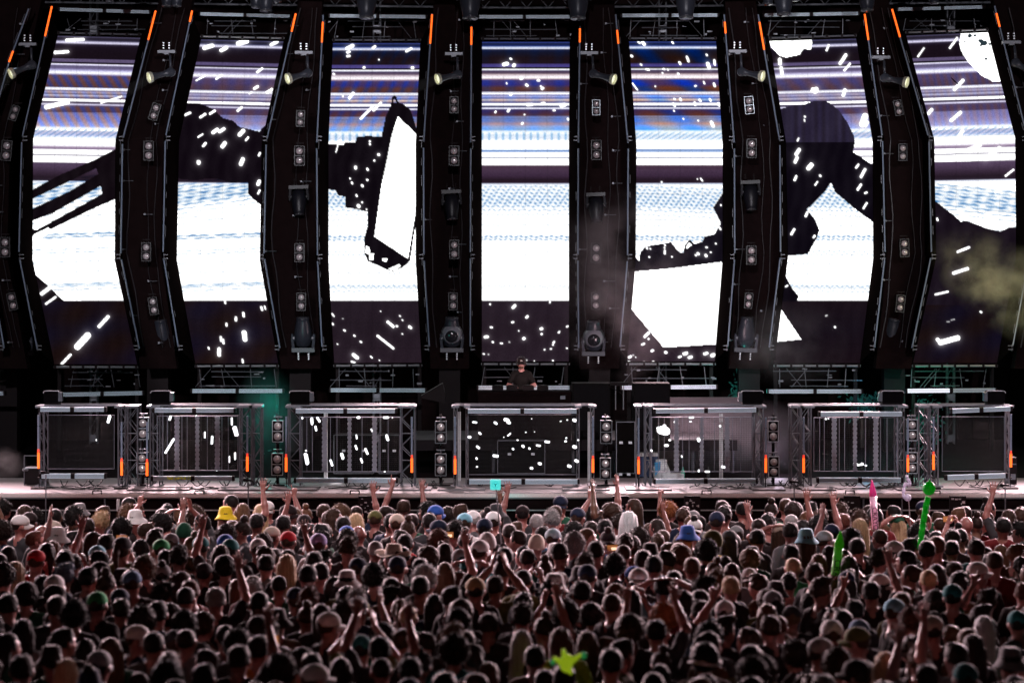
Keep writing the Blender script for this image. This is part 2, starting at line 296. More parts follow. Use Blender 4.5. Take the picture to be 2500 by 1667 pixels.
def content(si, x, y, ytop):
    """colour (sRGB 0..255) that screen si shows at picture point x, y"""
    d = (103 - ytop) * np.clip(1 - (y - 95) / 640, 0, 1)
    yc = y + d
    outer = {1: 1, 2: .8, 3: .15, 4: 0, 5: 0, 6: .85, 7: 1, 0: 1}[si]
    c = np.stack([np.interp(yc, STY, STC[:, k] * (1 - outer) + STO[:, k] * outer) for k in range(3)], -1)
    # interference bands of the led wall
    sl = {0: -.9, 1: -.55, 2: .2, 3: .5, 4: 0, 5: -1.3, 6: -.8, 7: -.2}[si]
    per = {0: 26, 1: 24, 2: 40, 3: 30, 4: 60, 5: 120, 6: 45, 7: 18}[si]
    ph = np.sin(2 * np.pi * (x + sl * (y - 280) * (1 if si != 5 else 1)) / per + .25 * np.sin(y / 21))
    amp = {1: .9, 2: .25, 3: .45, 4: .3, 5: .8, 6: .35, 7: .3, 0: .5}[si]
    band = np.clip(np.minimum(yc - 194, 226 - yc) / 3, 0, 1) + np.clip(np.minimum(yc - 268, 322 - yc) / 4, 0, 1) + .6 * np.clip(np.minimum(yc - 232, 252 - yc) / 3, 0, 1) + .5 * np.clip(np.minimum(yc - 122, 157 - yc) / 3, 0, 1) * (si == 5)
    sh = (ph * amp * band)[..., None] * np.array([30, 2, -42])
    c = np.clip(c + sh * (.55 + c / 255 * .6), 0, 255)
    if si in (3, 4, 5):
        bl = np.clip(-ph, 0, 1) * np.clip(band + .8 * np.clip(np.minimum(yc - 118, 157 - yc) / 4, 0, 1), 0, 1) * {3: .3, 4: .25, 5: .8}[si] * np.where(yc > 262, .45, 1)
        c = np.clip(c * (1 - bl[..., None] * np.array([.55, .15, 0])) + bl[..., None] * np.array([-8, 10, 40]), 0, 255)
    # light ripples between 320 and 345
    rp = np.clip(np.minimum(yc - 322, 345 - yc) / 4, 0, 1) * np.clip(np.sin(2 * np.pi * (x + (0 if si in (4, 3) else 1.6) * y) / 17) * .9, 0, 1)
    c = c * (1 - (rp[..., None] * np.array([.38, .22, .10])))
    # dashed thin lines in the white field
    slope = {0: -.06, 1: -.14, 2: -.15, 3: .0, 4: .0, 5: .04, 6: .03, 7: .12}[si]
    yy = yc - slope * (x - SCR[si][1][0])
    dense = 1 if si in (1, 2, 7) else .75
    for y0, a, wd in ((456, .45, 1.6), (464, .6, 1.7), (472, .7, 1.8), (480, .85, 2), (488, .85, 2), (496, .9, 2.2), (504, .6, 1.6), (513, .45, 1.2), (524, .3, 1), (536, .18, .9), (578, .75, 1.5), (585, .6, 1.3), (614, .3, 1), (622, .3, 1.1), (644, .22, 1), (668, .2, 1), (550, .2, 1), (698, .4, 1.7), (703, .28, 1.4), (711, .3, 1.1)):
        if y0 > 570: k = yc - y0 - (slope * .25) * (x - SCR[si][1][0])
        else: k = yy - y0
        dash = .55 + .45 * np.sin(2 * np.pi * x / 12.3 + y0 * 1.9) if si in (3, 4, 5, 6) else .5 + .5 * np.sin(x / 19. + y0 * 2.2) * np.sin(x / 7.3 + y0)
        wave = 1.4 * np.sin(x / 4.1 + y0)
        wd2 = wd * 1.35; m = np.exp(-((k + (wave if si in (3, 4, 5, 6) else .5 * wave)) / wd2) ** 2) * min(1, a * 1.35) * dense * np.clip(dash, 0, 1) * (y < 730)
        if si in (4,) and y0 > 600: m = m * .3
        c = c * (1 - m[..., None] * np.array([.86, .6, .34]))
    sx_ = np.abs(((x - SCR[si][1][0]) / 53.2) % 1 - .5) * 2; sy_ = np.abs(((y - ytop) / 62.0) % 1 - .5) * 2
    c = c * (1 - .10 * ((sx_ > .965) | (sy_ > .968)))[..., None]
    bgc = c.copy()
    # lower dark part: faint noise
    low = y > 735.5
    n1 = np.sin(x * .071 + np.sin(y * .05)) * np.sin(x * .133 + y * .02)
    c[low] = c[low] + (n1[low, None] * np.array([2, 2, 2]))
    if si in (1, 2, 7):
        n2 = np.sin(x / 31 + y / 23.) * np.sin(y / 37 - x / 53.)
        c[low] = c[low] + (n2[low, None] * np.array([-3, 0, 7]))
    for colr, poly in SHAPES.get(si, []):
        m = inside(poly, x, y)
        if isinstance(colr, str): c[m] = bgc[m]
        else: c[m] = np.array(colr, float) + n1[m, None] * 4
    for colr, poly in LATE.get(si, []):
        m = inside(poly, x, y); c[m] = colr
    if si == 7:   # dark flecks in the white patch
        fl = np.zeros(x.shape, bool)
        for fx, fy, fr in ((2402, 106, 9), (2394, 100, 6), (2368, 88, 6), (2380, 87, 4), (2407, 144, 4), (2395, 111, 4), (2355, 102, 2.5), (2410, 121, 3), (2398, 154, 2), (2420, 155, 2), (2371, 143, 2), (2416, 108, 4)):
            fl |= (x - fx) ** 2 + ((y - fy) * 1.3) ** 2 < fr * fr
        c[fl] = (40, 55, 62)
    if si == 6:
        h = inside(SHAPES[6][0][1], x, y); c[h] += (np.sin(x[h] / 3.1) * np.sin(x[h] / 17))[:, None] * np.array([5, 5, 9])
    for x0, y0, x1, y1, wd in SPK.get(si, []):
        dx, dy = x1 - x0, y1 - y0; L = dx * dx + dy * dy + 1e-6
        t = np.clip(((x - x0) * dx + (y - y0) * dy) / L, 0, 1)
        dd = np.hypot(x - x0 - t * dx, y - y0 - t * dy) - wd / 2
        a = np.maximum(np.clip(.5 - dd / 1.8, 0, 1), (.30 if wd > 6 else .12) * np.exp(-np.clip(dd, 0, 99) / (wd * .45 + 1)))[..., None]  # soft bloom around each streak is painted into the screen colour
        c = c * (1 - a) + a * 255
    return np.clip(c, 0, 255)

sm = bpy.data.materials.new('led_picture'); sm.use_nodes = True
nt = sm.node_tree; nt.nodes.clear()
at = nt.nodes.new('ShaderNodeAttribute'); at.attribute_name = 'picture'
em = nt.nodes.new('ShaderNodeEmission'); em.inputs[1].default_value = 1.12
ou = nt.nodes.new('ShaderNodeOutputMaterial'); tc = nt.nodes.new('ShaderNodeTexCoord')
wn = nt.nodes.new('ShaderNodeTexWhiteNoise'); sc_ = nt.nodes.new('ShaderNodeVectorMath'); sc_.operation = 'SNAP'; sc_.inputs[1].default_value = (.012, .012, .012)
mr = nt.nodes.new('ShaderNodeMapRange'); mr.inputs['To Min'].default_value = .82; mr.inputs['To Max'].default_value = 1.14
vm = nt.nodes.new('ShaderNodeVectorMath'); vm.operation = 'SCALE'
nt.links.new(tc.outputs['Object'], sc_.inputs[0]); nt.links.new(sc_.outputs[0], wn.inputs['Vector']); nt.links.new(wn.outputs['Value'], mr.inputs['Value'])
nt.links.new(at.outputs['Color'], vm.inputs[0]); nt.links.new(mr.outputs[0], vm.inputs['Scale']); nt.links.new(vm.outputs[0], em.inputs[0]); nt.links.new(em.outputs[0], ou.inputs[0])

def make_screen(si, parent):
    o = SCR[si]; nx = 107
    rowsP = []; rowsI = []; rowsT = []
    for k in range(3):
        a, c = np.array(o[k], float), np.array(o[k + 1], float)
        n = int((c[1] - a[1]) / 2.0)
        for j in range(n + (k == 2)):
            t = j / n; e = a * (1 - t) + c * t
            u = np.linspace(0, 1, nx); x = e[0] * (1 - u) + e[2] * u; y = e[1] * (1 - u) + e[3] * u
            D = np.array([SD(q, k) * (1 - t) + SD(q, k + 1) * t for q in x])
            rowsP.append(np.stack([(x - 1250) / F * D, D, CH - (y - HZ) / F * D], -1)); rowsI.append(np.stack([x, y], -1))
            rowsT.append(o[0][1] * (1 - u) + o[0][3] * u)
    Pn = np.array(rowsP); I = np.array(rowsI); T = np.array(rowsT); ny = Pn.shape[0]
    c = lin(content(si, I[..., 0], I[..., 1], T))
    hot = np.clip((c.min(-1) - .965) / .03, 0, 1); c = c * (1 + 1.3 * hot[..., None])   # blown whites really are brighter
    me = bpy.data.meshes.new('screen_panel')
    idx = np.arange(nx * ny).reshape(ny, nx)
    f = np.stack([idx[:-1, :-1], idx[1:, :-1], idx[1:, 1:], idx[:-1, 1:]], -1).reshape(-1, 4)
    set_mesh(me, Pn.reshape(-1, 3), f)
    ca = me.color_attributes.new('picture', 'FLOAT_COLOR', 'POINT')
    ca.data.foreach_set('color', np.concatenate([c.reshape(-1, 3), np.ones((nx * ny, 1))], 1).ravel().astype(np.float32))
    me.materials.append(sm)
    return link('screen_panel', me, parent)
def set_mesh(me, V, Fq, mi=None, smooth=False):
    n = len(Fq); k = Fq.shape[1]
    me.vertices.add(len(V)); me.vertices.foreach_set('co', np.asarray(V, np.float32).ravel())
    me.loops.add(n * k); me.loops.foreach_set('vertex_index', np.asarray(Fq, np.int32).ravel())
    me.polygons.add(n); me.polygons.foreach_set('loop_start', np.arange(0, n * k, k, dtype=np.int32))
    if smooth: me.polygons.foreach_set('use_smooth', np.ones(n, bool))
    me.update(calc_edges=True); me.validate()
    if mi is not None: me.polygons.foreach_set('material_index', mi)

# side rails: left and right polyline of each screen; (lit from y, lit to y)
RAIL = {
 0: [None, ([(70, 22), (22, 152), (-30, 338), (-32, 610), (10, 850)], 125, 152)],
 1: [([(126.6, 16), (53, 340), (46, 622), (91, 852)], 16, 89), ([(380, 27), (299, 344), (295, 626), (340, 851)], 27, 98)],
 2: [([(469, 27), (403.6, 337), (398, 622), (435, 846)], 27, 54), ([(722, 34), (650, 346), (644.7, 625), (683, 849)], 34, 78)],
 3: [([(789, 37), (773, 355), (775, 630), (786, 846)], 54, 104), ([(1055, 34), (1034, 353), (1035, 629), (1048, 845)], 36, 107)],
 4: [([(1151, 62), (1149, 355), (1148, 623), (1148, 845)], 66, 110), ([(1416, 64), (1412, 355), (1411, 629), (1412.7, 849)], 70, 104)],
 5: [([(1503, 36), (1533.6, 356), (1532, 630), (1514, 846)], 74, 107), ([(1768, 36), (1793, 355), (1794, 626), (1777, 845)], 54, 82)],
 6: [([(1851, 36), (1904, 347), (1905.5, 622), (1878, 848)], 54, 122), ([(2111, 35), (2154.5, 337), (2161, 622), (2135, 848)], 35, 98)],
 7: [([(2178, 23), (2267.7, 338), (2274, 622), (2226.6, 849)], 23, 91), ([(2428, 15), (2508, 335), (2514, 622), (2473, 843)], 33, 66)],
}
TBAR = {0: (-150, 14, 68, 24), 1: (145, 24, 367, 30.5), 2: (488, 35, 710, 41), 3: (804, 39.5, 1041, 42), 4: (1166, 42, 1394, 42), 5: (1517, 38.7, 1753, 38), 6: (1864, 38, 2096, 34), 7: (2190, 24, 2409, 18)}
BBAR = {0: (-150, 960, 12, 960), 1: (150, 963, 351, 959), 2: (468, 954, 692, 954), 3: (806, 952, 1040, 952.5), 4: (1166, 946, 1393, 946), 5: (1516, 946, 1750, 944), 6: (1874, 955, 2104, 955), 7: (2212, 954, 2431, 952)}
NM = {0: 'cut-off screen at the far left edge', 1: 'first full screen from left', 2: 'second full screen from left', 3: 'third full screen from left', 4: 'centre screen', 5: 'first screen right of centre', 6: 'second screen right of centre', 7: 'rightmost tall screen'}
DESC = {0: 'sliver of tall video screen with purple streaks, cut off by left picture edge', 1: 'tall bent video screen showing dark fork-like fingers, leftmost full one',
 2: 'tall bent video screen showing dark forearm and white sparks, second from left', 3: 'tall video screen showing tall white lantern in black frame',
 4: 'straight centre video screen with stripes and no silhouette, behind the performer', 5: 'tall video screen showing large white tilted block low down',
 6: 'tall video screen showing big round dark helmet silhouette', 7: 'rightmost tall video screen with white patch in top corner'}
def batten(p0, p1, h, parent, D0=None, name='light_batten', lit=None):
    """ribbed led batten of two halves between two world points"""
    d = p1 - p0; L = d.length; u = d.normalized()
    for k in range(2):
        a = p0 + u * (L * (.5 * k) + (.012 if k else 0)); e = p0 + u * (L * (.5 * (k + 1)) - (0 if k else .012))
        m = MB(); m.bar(a, e, h, .09)
        m.cur = 1
        for z in (-.22, .02, .26):
            off = Vector((0, -.046, z * h)); m.bar(a + off, e + off, h * .07, .006)
        m.cur = 2
        for q in (a, e):
            m.box(q + Vector((0, -.005, 0)), (.03, .125, h * 1.12))
        m.build(name, [lit if (lit and k == 0) else BATTEN, BATTEND, BLACK], parent)
LITB = mat('lit_batten', (.9, .9, 1), .4, emit=(.85, .9, 1), es=.9)
for si in range(8):
    o = SCR[si]; base = P((o[3][0] + o[3][2]) / 2, 889, 44)
    t = thing('video_tower', (base[0], 43.5, ZS), DESC[si], 'video screen', 'tall bent video screens of the back wall')
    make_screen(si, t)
    # black cabinet behind the picture, 12 mm behind it and a little wider
    for k in range(3):
        a, c = o[k], o[k + 1]
        q = [P(a[0] - 3, a[1] - (2 if k == 0 else 0), SD(a[0], k) + .02), P(a[2] + 3, a[3] - (2 if k == 0 else 0), SD(a[2], k) + .02), P(c[2] + 3, c[3] + (2 if k == 2 else 0), SD(c[2], k + 1) + .02), P(c[0] - 3, c[1] + (2 if k == 2 else 0), SD(c[0], k + 1) + .02)]
        MB().prism(q, .25).build('cabinet', FINM, t)
    # side rails standing proud of the screen, with the fin that carries them
    for side in (0, 1):
        rl = RAIL[si][side]
        if rl is None: continue
        pts, y0, y1 = rl
        pts = [(x, y) for x, y in pts]
        def RD(x, y): return 43.0 - 1.8 * ((x - 1282) / 1280) ** 2 - np.interp(y, [20, 340, 625, 850], [.5, 0, 0, .35])
        def xat(y): return float(np.interp(y, [p[1] for p in pts], [p[0] for p in pts]))
        br = [pts[0][1], y0, y1] + [p[1] for p in pts[1:]]
        if si == 0: br = [22, 125, 152, 338, 610, 850]
        segs = list(zip(br, br[1:]))
        for k, (ya, yb) in enumerate(segs):
            if yb - ya < 1: continue
            if ya >= 300 or (si == 0 and ya > 300): ya2 = ya + 8; 
            else: ya2 = ya
            m = ORANGE if (ya == y0 and yb == y1) else TUBEM
            yb2 = yb - (7 if (m is TUBEM and yb > 300 and yb < 700) else 0)
            MB().tube(P(xat(ya2), ya2, RD(xat(ya2), ya2)), P(xat(yb2), yb2, RD(xat(yb2), yb2)), .0145 if m is ORANGE else .012, 8).build('lit_tube' if m is ORANGE else 'led_tube', m, t)
        # fin: black plate from the rail back to the screen edge
        e = 0 if side == 0 else 2
        fin = MB()
        ys = [o[k][1 + e] for k in range(4)]; yr = [pts[0][1] + 8, 340, 628, 850]
        for k in range(3):
            A = P(xat(yr[k]) if not (si == 0) else xat(yr[k]), yr[k], RD(xat(yr[k]), yr[k]) + .03); B = P(xat(yr[k + 1]), yr[k + 1], RD(xat(yr[k + 1]), yr[k + 1]) + .03)
            Cc = P(o[k + 1][e], o[k + 1][1 + e], SD(o[k + 1][e], k + 1) + .03); Dd = P(o[k][e], o[k][1 + e], SD(o[k][e], k) + .03)
            fin.prism([A, B, Cc, Dd], .05)
        fin.build('side_fin', FINM, t)
        # thin aluminium edge with clamps beside the rail
        ed = MB(); sg = 1 if side == 0 else -1
        for k in range(3):
            for jj in range(7):
                ta, tb = (jj + .12) / 7, (jj + random.uniform(.45, .85)) / 7
                ya = yr[k] + (yr[k + 1] - yr[k]) * ta; yb = yr[k] + (yr[k + 1] - yr[k]) * tb
                ofs = 5 * (1 if side == 0 else -1)
                if random.random() < .6:
                    ed.tube(P(xat(ya) + ofs, ya, RD(xat(ya), ya) - .01), P(xat(yb) + ofs, yb, RD(xat(yb), yb) - .01), .0045, 5)
            y = yr[k + 1] - 6
            for dy in (0, 9):
                ed.box(P(xat(y) + sg * 6, y + dy, RD(xat(y), y) - .02), (.07, .03, .012)); ed.tube(P(xat(y) + sg * 2, y + dy - 3, RD(xat(y), y) - .03), P(xat(y) + sg * 2, y + dy + 3, RD(xat(y), y) - .03), .010, 6)
        ed.build('edge_clamps', DALU, t)
    # top and bottom battens
    x0, y0, x1, y1 = TBAR[si]; batten(P(x0, y0, 43.0), P(x1, y1, 43.0), pm(7.5, 43), t)
    x0, y0, x1, y1 = BBAR[si]; batten(P(x0, y0, 41.8), P(x1, y1, 41.8), pm(9, 41.8), t, lit=LITB if si == 7 else None)
    # pipe above and below the picture, with clamps
    for (k, dy, dd, r) in ((0, -8, 0, .014), (3, 7, 0, .018)):
        a = P(o[k][0] - 2, o[k][1] + dy, SD(o[k][0], k) - .08); c = P(o[k][2] + 2, o[k][3] + dy, SD(o[k][2], k) - .08)
        pp = MB(); pp.tube(a, c, r)
        pp.cur = 1
        for q in (.02, .2, .35, .5, .66, .83, .98):
            z = a.lerp(c, q); pp.box(z, (.035, .07, .055))
        pp.build('pipe', [ALU if k == 3 or si in (2, 7) else DALU, BLACK], t)
    # lattice above and below
    for (ya, yb, Dq) in ((46, o[0][1] - 12, 43.6), (o[3][1] + 14, 945, 43.0)):
        xa, xb = (TBAR[si][0], TBAR[si][2]) if ya < 100 else (BBAR[si][0], BBAR[si][2])
        tr = MB(); rr = random.Random(si * 7 + int(ya))
        for yy in (ya + 6, (ya + yb) / 2 + rr.uniform(-5, 5), yb - 3):
            s0 = xa + rr.uniform(0, 60); tr.tube(P(s0, yy, Dq), P(min(xb, s0 + rr.uniform(70, 190)), yy + rr.uniform(-1, 1), Dq), .008, 5)
        for q in range(4):
            xx = xa + (xb - xa) * (q + .5) / 4 + rr.uniform(-14, 14)
            tr.tube(P(xx, ya, Dq), P(xx + rr.uniform(-9, 9), yb, Dq), .006, 5)
        for q in range(2):
            xx = xa + rr.uniform(.1, .7) * (xb - xa); tr.tube(P(xx, ya, Dq), P(xx + rr.choice((-38, 38)), yb, Dq), .005, 5)
        for q in range(7):
            tr.box(P(xa + rr.random() * (xb - xa), rr.uniform(ya, yb), Dq - .05), (rr.uniform(.02, .09), .03, rr.uniform(.01, .03)))
        tr.build('lattice', DALU, t)
    # legs down to the stage deck
    for px in (o[3][0] + 6, o[3][2] - 6):
        p = P(px, 893, 43.4); MB().box((p[0], p[1] + .25, (p[2] + ZS) / 2), (.06, .06, p[2] - ZS)).build('leg', BLACK, t)

# ------------------------------------------------------------------ black towers between the screens, carrying the lamps
GAPX = [(-40, 20), (345, 45), (712, 57), (1092, 52), (1471, 55), (1840, 50), (2215, 50)]
GN = ['at far left edge', 'between first and second screens', 'between second and third screens', 'left of the centre screen', 'right of the centre screen', 'left of the helmet screen', 'left of the rightmost screen', 'at far right edge']
GC = [([(100, 16), (28, 340), (20, 625), (70, 852)], [(-40, 16), (-60, 340), (-60, 625), (-30, 852)])]
for a, b_ in ((1, 2), (2, 3), (3, 4), (4, 5), (5, 6), (6, 7)):
    GC.append((RAIL[b_][0][0], RAIL[a][1][0]))
GC.append(([(2620, 16), (2640, 340), (2640, 625), (2600, 852)], RAIL[7][1][0]))
for gi, (rt, lf) in enumerate(GC):
    t = thing('lamp_tower', (P((lf[3][0] + rt[3][0]) / 2, 852, 43.8)[0], 43.8, ZS), 'black lamp tower ' + GN[gi], 'tower', 'black lamp towers between the screens')
    m = MB(); ys = [-30, 340, 625, 900]
    for k in range(3):
        def DX(x): return 43.6 - 1.8 * ((x - 1282) / 1280) ** 2
        a0, a1 = (lf[k][0] + 3, lf[k + 1][0] + 3); c0, c1 = (rt[k][0] - 3, rt[k + 1][0] - 3)
        if k == 0:
            s = (lf[1][0] - lf[0][0]) / 320; a0 = lf[1][0] - s * 370 + 3; s = (rt[1][0] - rt[0][0]) / 320; c0 = rt[1][0] - s * 370 - 3
        m.prism([P(a0, ys[k], DX(a0) - (.5 if k == 0 else 0)), P(c0, ys[k], DX(c0) - (.5 if k == 0 else 0)), P(c1, ys[k + 1], DX(c1) - (.35 if k == 2 else 0)), P(a1, ys[k + 1], DX(a1) - (.35 if k == 2 else 0))], .3)
    m.build('panel', CLOTH, t)
    rr = random.Random(gi + 40)
    for side in (0, 1, 2):          # hanging cable looms
        pts = []
        for q in range(19):
            y = 20 + q * 46; xa_ = np.interp(y, [16, 340, 625, 860], [p[0] for p in lf]); xb_ = np.interp(y, [16, 340, 625, 860], [p[0] for p in rt])
            f = (.16, .80, .62)[side] + .03 * math.sin(q * 1.3 + side * 2 + gi); x = xa_ + (xb_ - xa_) * f
            pts.append(P(x, y, DX(x) - .06 - float(np.interp(y, [20, 340, 625, 860], [.5, 0, 0, .35]))))
        MB().path(pts, (.010, .007, .005)[side], 6).build('cable_loom', mat('loom_rubber', (.03, .026, .03), .4), t)
    m = MB()
    for q in range(11):             # cross bars and clamps
        y = 60 + q * 78 + rr.uniform(-12, 12); xa_ = np.interp(y, [16, 340, 625, 860], [p[0] for p in lf]); xb_ = np.interp(y, [16, 340, 625, 860], [p[0] for p in rt])
        of = float(np.interp(y, [20, 340, 625, 860], [.5, 0, 0, .35])) + .05; f0 = rr.choice((.03, .55, .7)); f1 = f0 + rr.uniform(.08, .24)
        m.tube(P(xa_ + (xb_ - xa_) * f0, y, DX(xa_) - of), P(xa_ + (xb_ - xa_) * f1, y, DX(xa_) - of), .006, 6)
        m.box(P(xa_ + (xb_ - xa_) * f0, y, DX(xa_) - of - .02), (.03, .03, .03))
    m.build('cross_bars', DALU, t)
    p = P((lf[3][0] + rt[3][0]) / 2, 900, 43.6)
    MB().box((p[0], 43.6, (p[2] + ZS) / 2), (.35, .3, p[2] - ZS)).build('leg', BLACK, t)

# ------------------------------------------------------------------ lamps
DF = 42.4
def blinder(x1, y1, x2, y2, D, label, frame=.5, group='two-lens lamps on the rig', bright=.5, sz=1.0):
    c = (P(x1, y1, D) + P(x2, y2, D)) / 2; a = P(x1, y1, D); b2 = P(x2, y2, D)
    up = (a - b2); sep = up.length; up.normalize()
    t = thing('blinder_lamp', c, label, 'stage lamp', group)
    wd = sep * 1.02
    # housing: box open frame
    m = MB(); m.bar(c + up * sep * 1.02 + Vector((0, .09, 0)), c - up * sep * 1.02 + Vector((0, .09, 0)), wd, .16)
    m.build('housing', BLACK, t)
    fr = MB(); rt = up.cross(Vector((0, 1, 0))).normalized()
    h = sep * 1.02; wv = wd / 2; z = Vector((0, -.005, 0))
    for s in (-1, 1): fr.bar(c + rt * wv * s + up * h + z, c + rt * wv * s - up * h + z, .008, .025)
    for q in (-1, 0, 1): fr.bar(c + up * h * q + rt * wv + z, c + up * h * q - rt * wv + z, .008, .025)
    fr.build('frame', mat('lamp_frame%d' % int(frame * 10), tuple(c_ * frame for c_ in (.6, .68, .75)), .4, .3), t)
    yk = MB(); yk.tube(c + up * h + Vector((0, .05, 0)), c + up * (h + .06) + Vector((0, .05, 0)), .009); yk.box(c + up * (h + .05) + Vector((0, .05, 0)), (.12, .04, .015))
    yk.tube(c - up * h + Vector((0, .05, 0)), c - up * (h + .03) + Vector((0, .05, 0)), .006); yk.build('bracket', DALU if D < 40 else BLACK, t)
    for q in (a, b2):
        r = sep * .36 * sz
        MM = aim(q + Vector((0, -.012, 0)), (0, -1, 0))
        l = MB(); l.lathe([(r, 0), (r * 1.02, .006), (r * .94, .014), (r * .9, .008)], 20, MM); ring = l.build('reflector', mat('dull_ring', (.38, .36, .38), .35, .3, noise=0), t)
        l = MB(); l.lathe([(r * .93, .0), (r * .9, .012), (r * .6, .018), (r * .25, .024), (0.001, .026)], 20, MM); l.build('lens', LENSD if D > 40 else LENSF, ring, True)
        l = MB(); l.lathe([(r * .35, .026), (r * .33, .032), (r * .12, .034)], 12, MM @ Matrix.Translation((r * .15, r * .1, 0))); l.build('bulb', mat('bulb', (.7, .68, .66), .2, .2, noise=0), ring)
    return t
LENSD = mat('dark_lens', (.40, .34, .36), .25, 0, noise=.4, scale=80)
LENSF = mat('pale_lens', (.42, .40, .40), .22, .1, noise=.4, scale=80)
BL = [ # column, list of pairs
 [(38, 268, 32, 285), (17, 356, 15, 380), (12.5, 592, 12.5, 615.6), (28, 726, 32, 746)],
 [(381, 264, 375, 283), (363, 357, 363, 380), (357, 604, 357, 626), (373, 736.6, 376, 757)],
 [(734, 280, 733, 299), (731, 369, 731, 392), (731, 606, 731, 628), (735.5, 726, 735.5, 747)],
 [(1108.5, 247, 1108.5, 266.6), (1108.5, 369, 1108.5, 392), (1109, 598, 1109, 620), (1106, 725.5, 1106, 746)],
 [(1455.6, 254, 1455.6, 272), (1456, 355, 1456, 378), (1455.6, 606, 1455, 629), (1454.7, 724.7, 1454.7, 745)],
 [(1828, 247, 1830, 267.5), (1835, 351.5, 1835, 373.6), (1834.5, 612, 1834.5, 634), (1828.5, 725, 1827, 743)],
 [(2191, 254.7, 2194.7, 272.6), (2204, 362, 2204, 382), (2207.8, 594.8, 2208.4, 616), (2199, 731, 2197, 751)]]
HN = ['topmost', 'second from top', 'third from top', 'lowest']
for ci, colm in enumerate(BL):
    for k, q in enumerate(colm):
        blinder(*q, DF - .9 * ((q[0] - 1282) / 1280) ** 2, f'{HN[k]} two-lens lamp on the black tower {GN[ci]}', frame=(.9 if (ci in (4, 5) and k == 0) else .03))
BX = [(349, 1032.5, 349, 1058.6), (347, 1118, 347, 1142.8), (678, 1039.8, 678, 1065), (677, 1120, 677, 1146), (1076, 1042, 1076, 1068), (1076, 1121, 1076, 1147), (1480, 1041, 1480, 1068), (1478, 1131, 1478, 1156),
      (1887.6, 1040.6, 1887.6, 1065), (1889, 1127, 1889, 1151.5), (2226.6, 1037, 2226.6, 1062), (2226.6, 1117, 2226.6, 1142)]
BXN = ['first and second', 'second and third', 'third and centre', 'centre and fifth', 'fifth and sixth', 'sixth and last']
for k, q in enumerate(BX):
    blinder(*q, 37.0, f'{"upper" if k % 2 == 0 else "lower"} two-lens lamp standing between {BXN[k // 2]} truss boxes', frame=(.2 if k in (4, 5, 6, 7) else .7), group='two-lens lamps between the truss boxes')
for k in range(0, 12, 2):      # the post that carries each pair of lamps
    a = P(BX[k][0], 1012, 37.2); zb = ZS
    t = MB(); t.tube((a[0], 37.2, zb), a, .022); t.box((a[0], 37.2, zb + .012), (.35, .3, .02))
    tag(t.build('lamp_post', BLACK), f'black post carrying two lamps between {BXN[k // 2]} truss boxes', 'lamp post', 'posts between the truss boxes')

def revolve(m, prof, a, b, n=18):
    """profile (t along a-b, radius)"""
    a = Vector(a); b = Vector(b); L = (b - a).length; m.lathe([(r, t * L) for t, r in prof], n, aim(a, b - a)); return m
# moving spot lamps turned sideways: lens centre, base joint
SP = [((36, 180), (78, 159)), ((373, 190), (417, 177)), ((709.6, 193), (752, 179)), ((1073.6, 194), (1118, 182)), ((1493, 194.5), (1448.7, 180)), ((1854, 187), (1810.7, 176)), ((2204.5, 202), (2160.4, 190.6)), ((2512, 178), (2479, 154))]
for i, (lc, jc) in enumerate(SP):
    D = 42.0 - .9 * ((lc[0] - 1282) / 1280) ** 2
    a = P(*jc, D); b2 = P(*lc, D) + Vector((0, -.16, 0))
    t = thing('spot_lamp', P(jc[0], jc[1] - 50, D), f'angled spot lamp with pale lit lens on the black tower {GN[i]}', 'spot lamp', 'angled spot lamps high on the towers')
    d = (b2 - a).normalized()
    m = MB(); revolve(m, [(-.12, .03), (0, .055), (.25, .058), (.3, .045), (.6, .045), (.85, .058), (.97, .082), (1.0, .088), (1.0, .07)], a, b2); barrel = m.build('barrel', PLAST, t, True)
    m = MB(); revolve(m, [(0, .078), (.02, .07), (.03, .01)], b2 + d * .004, b2 + d * .16); m.build('lens', LIT, barrel)
    m = MB(); revolve(m, [(0, .086), (.25, .092), (.25, .082), (0, .080)], b2 - d * .005, b2 + d * .2, 20); m.build('bezel', mat('bezel', (.7, .7, .55), .3, .3), barrel)
    m = MB(); m.tube(a, P(jc[0] - 2, jc[1] - 42, D), .019, 10); m.tube(a + Vector((0, -.05, 0)), a + Vector((0, .05, 0)), .07, 14); m.build('arm', PLAST, t, True)
    m = MB(); c = P(jc[0] - 10, jc[1] - 50, D); m.box(c, (.28, .12, .045)); 
    m.box(c + Vector((0, 0, -.03)), (.08, .1, .03)); m.build('base', DALU, t)
    m = MB(); 
    for s in (-.05, .04):
        for z in (.06, .1, .14): m.box(c + Vector((s, 0, z)), (.022, .03, .018))
    m.build('clamp', ALU, t)
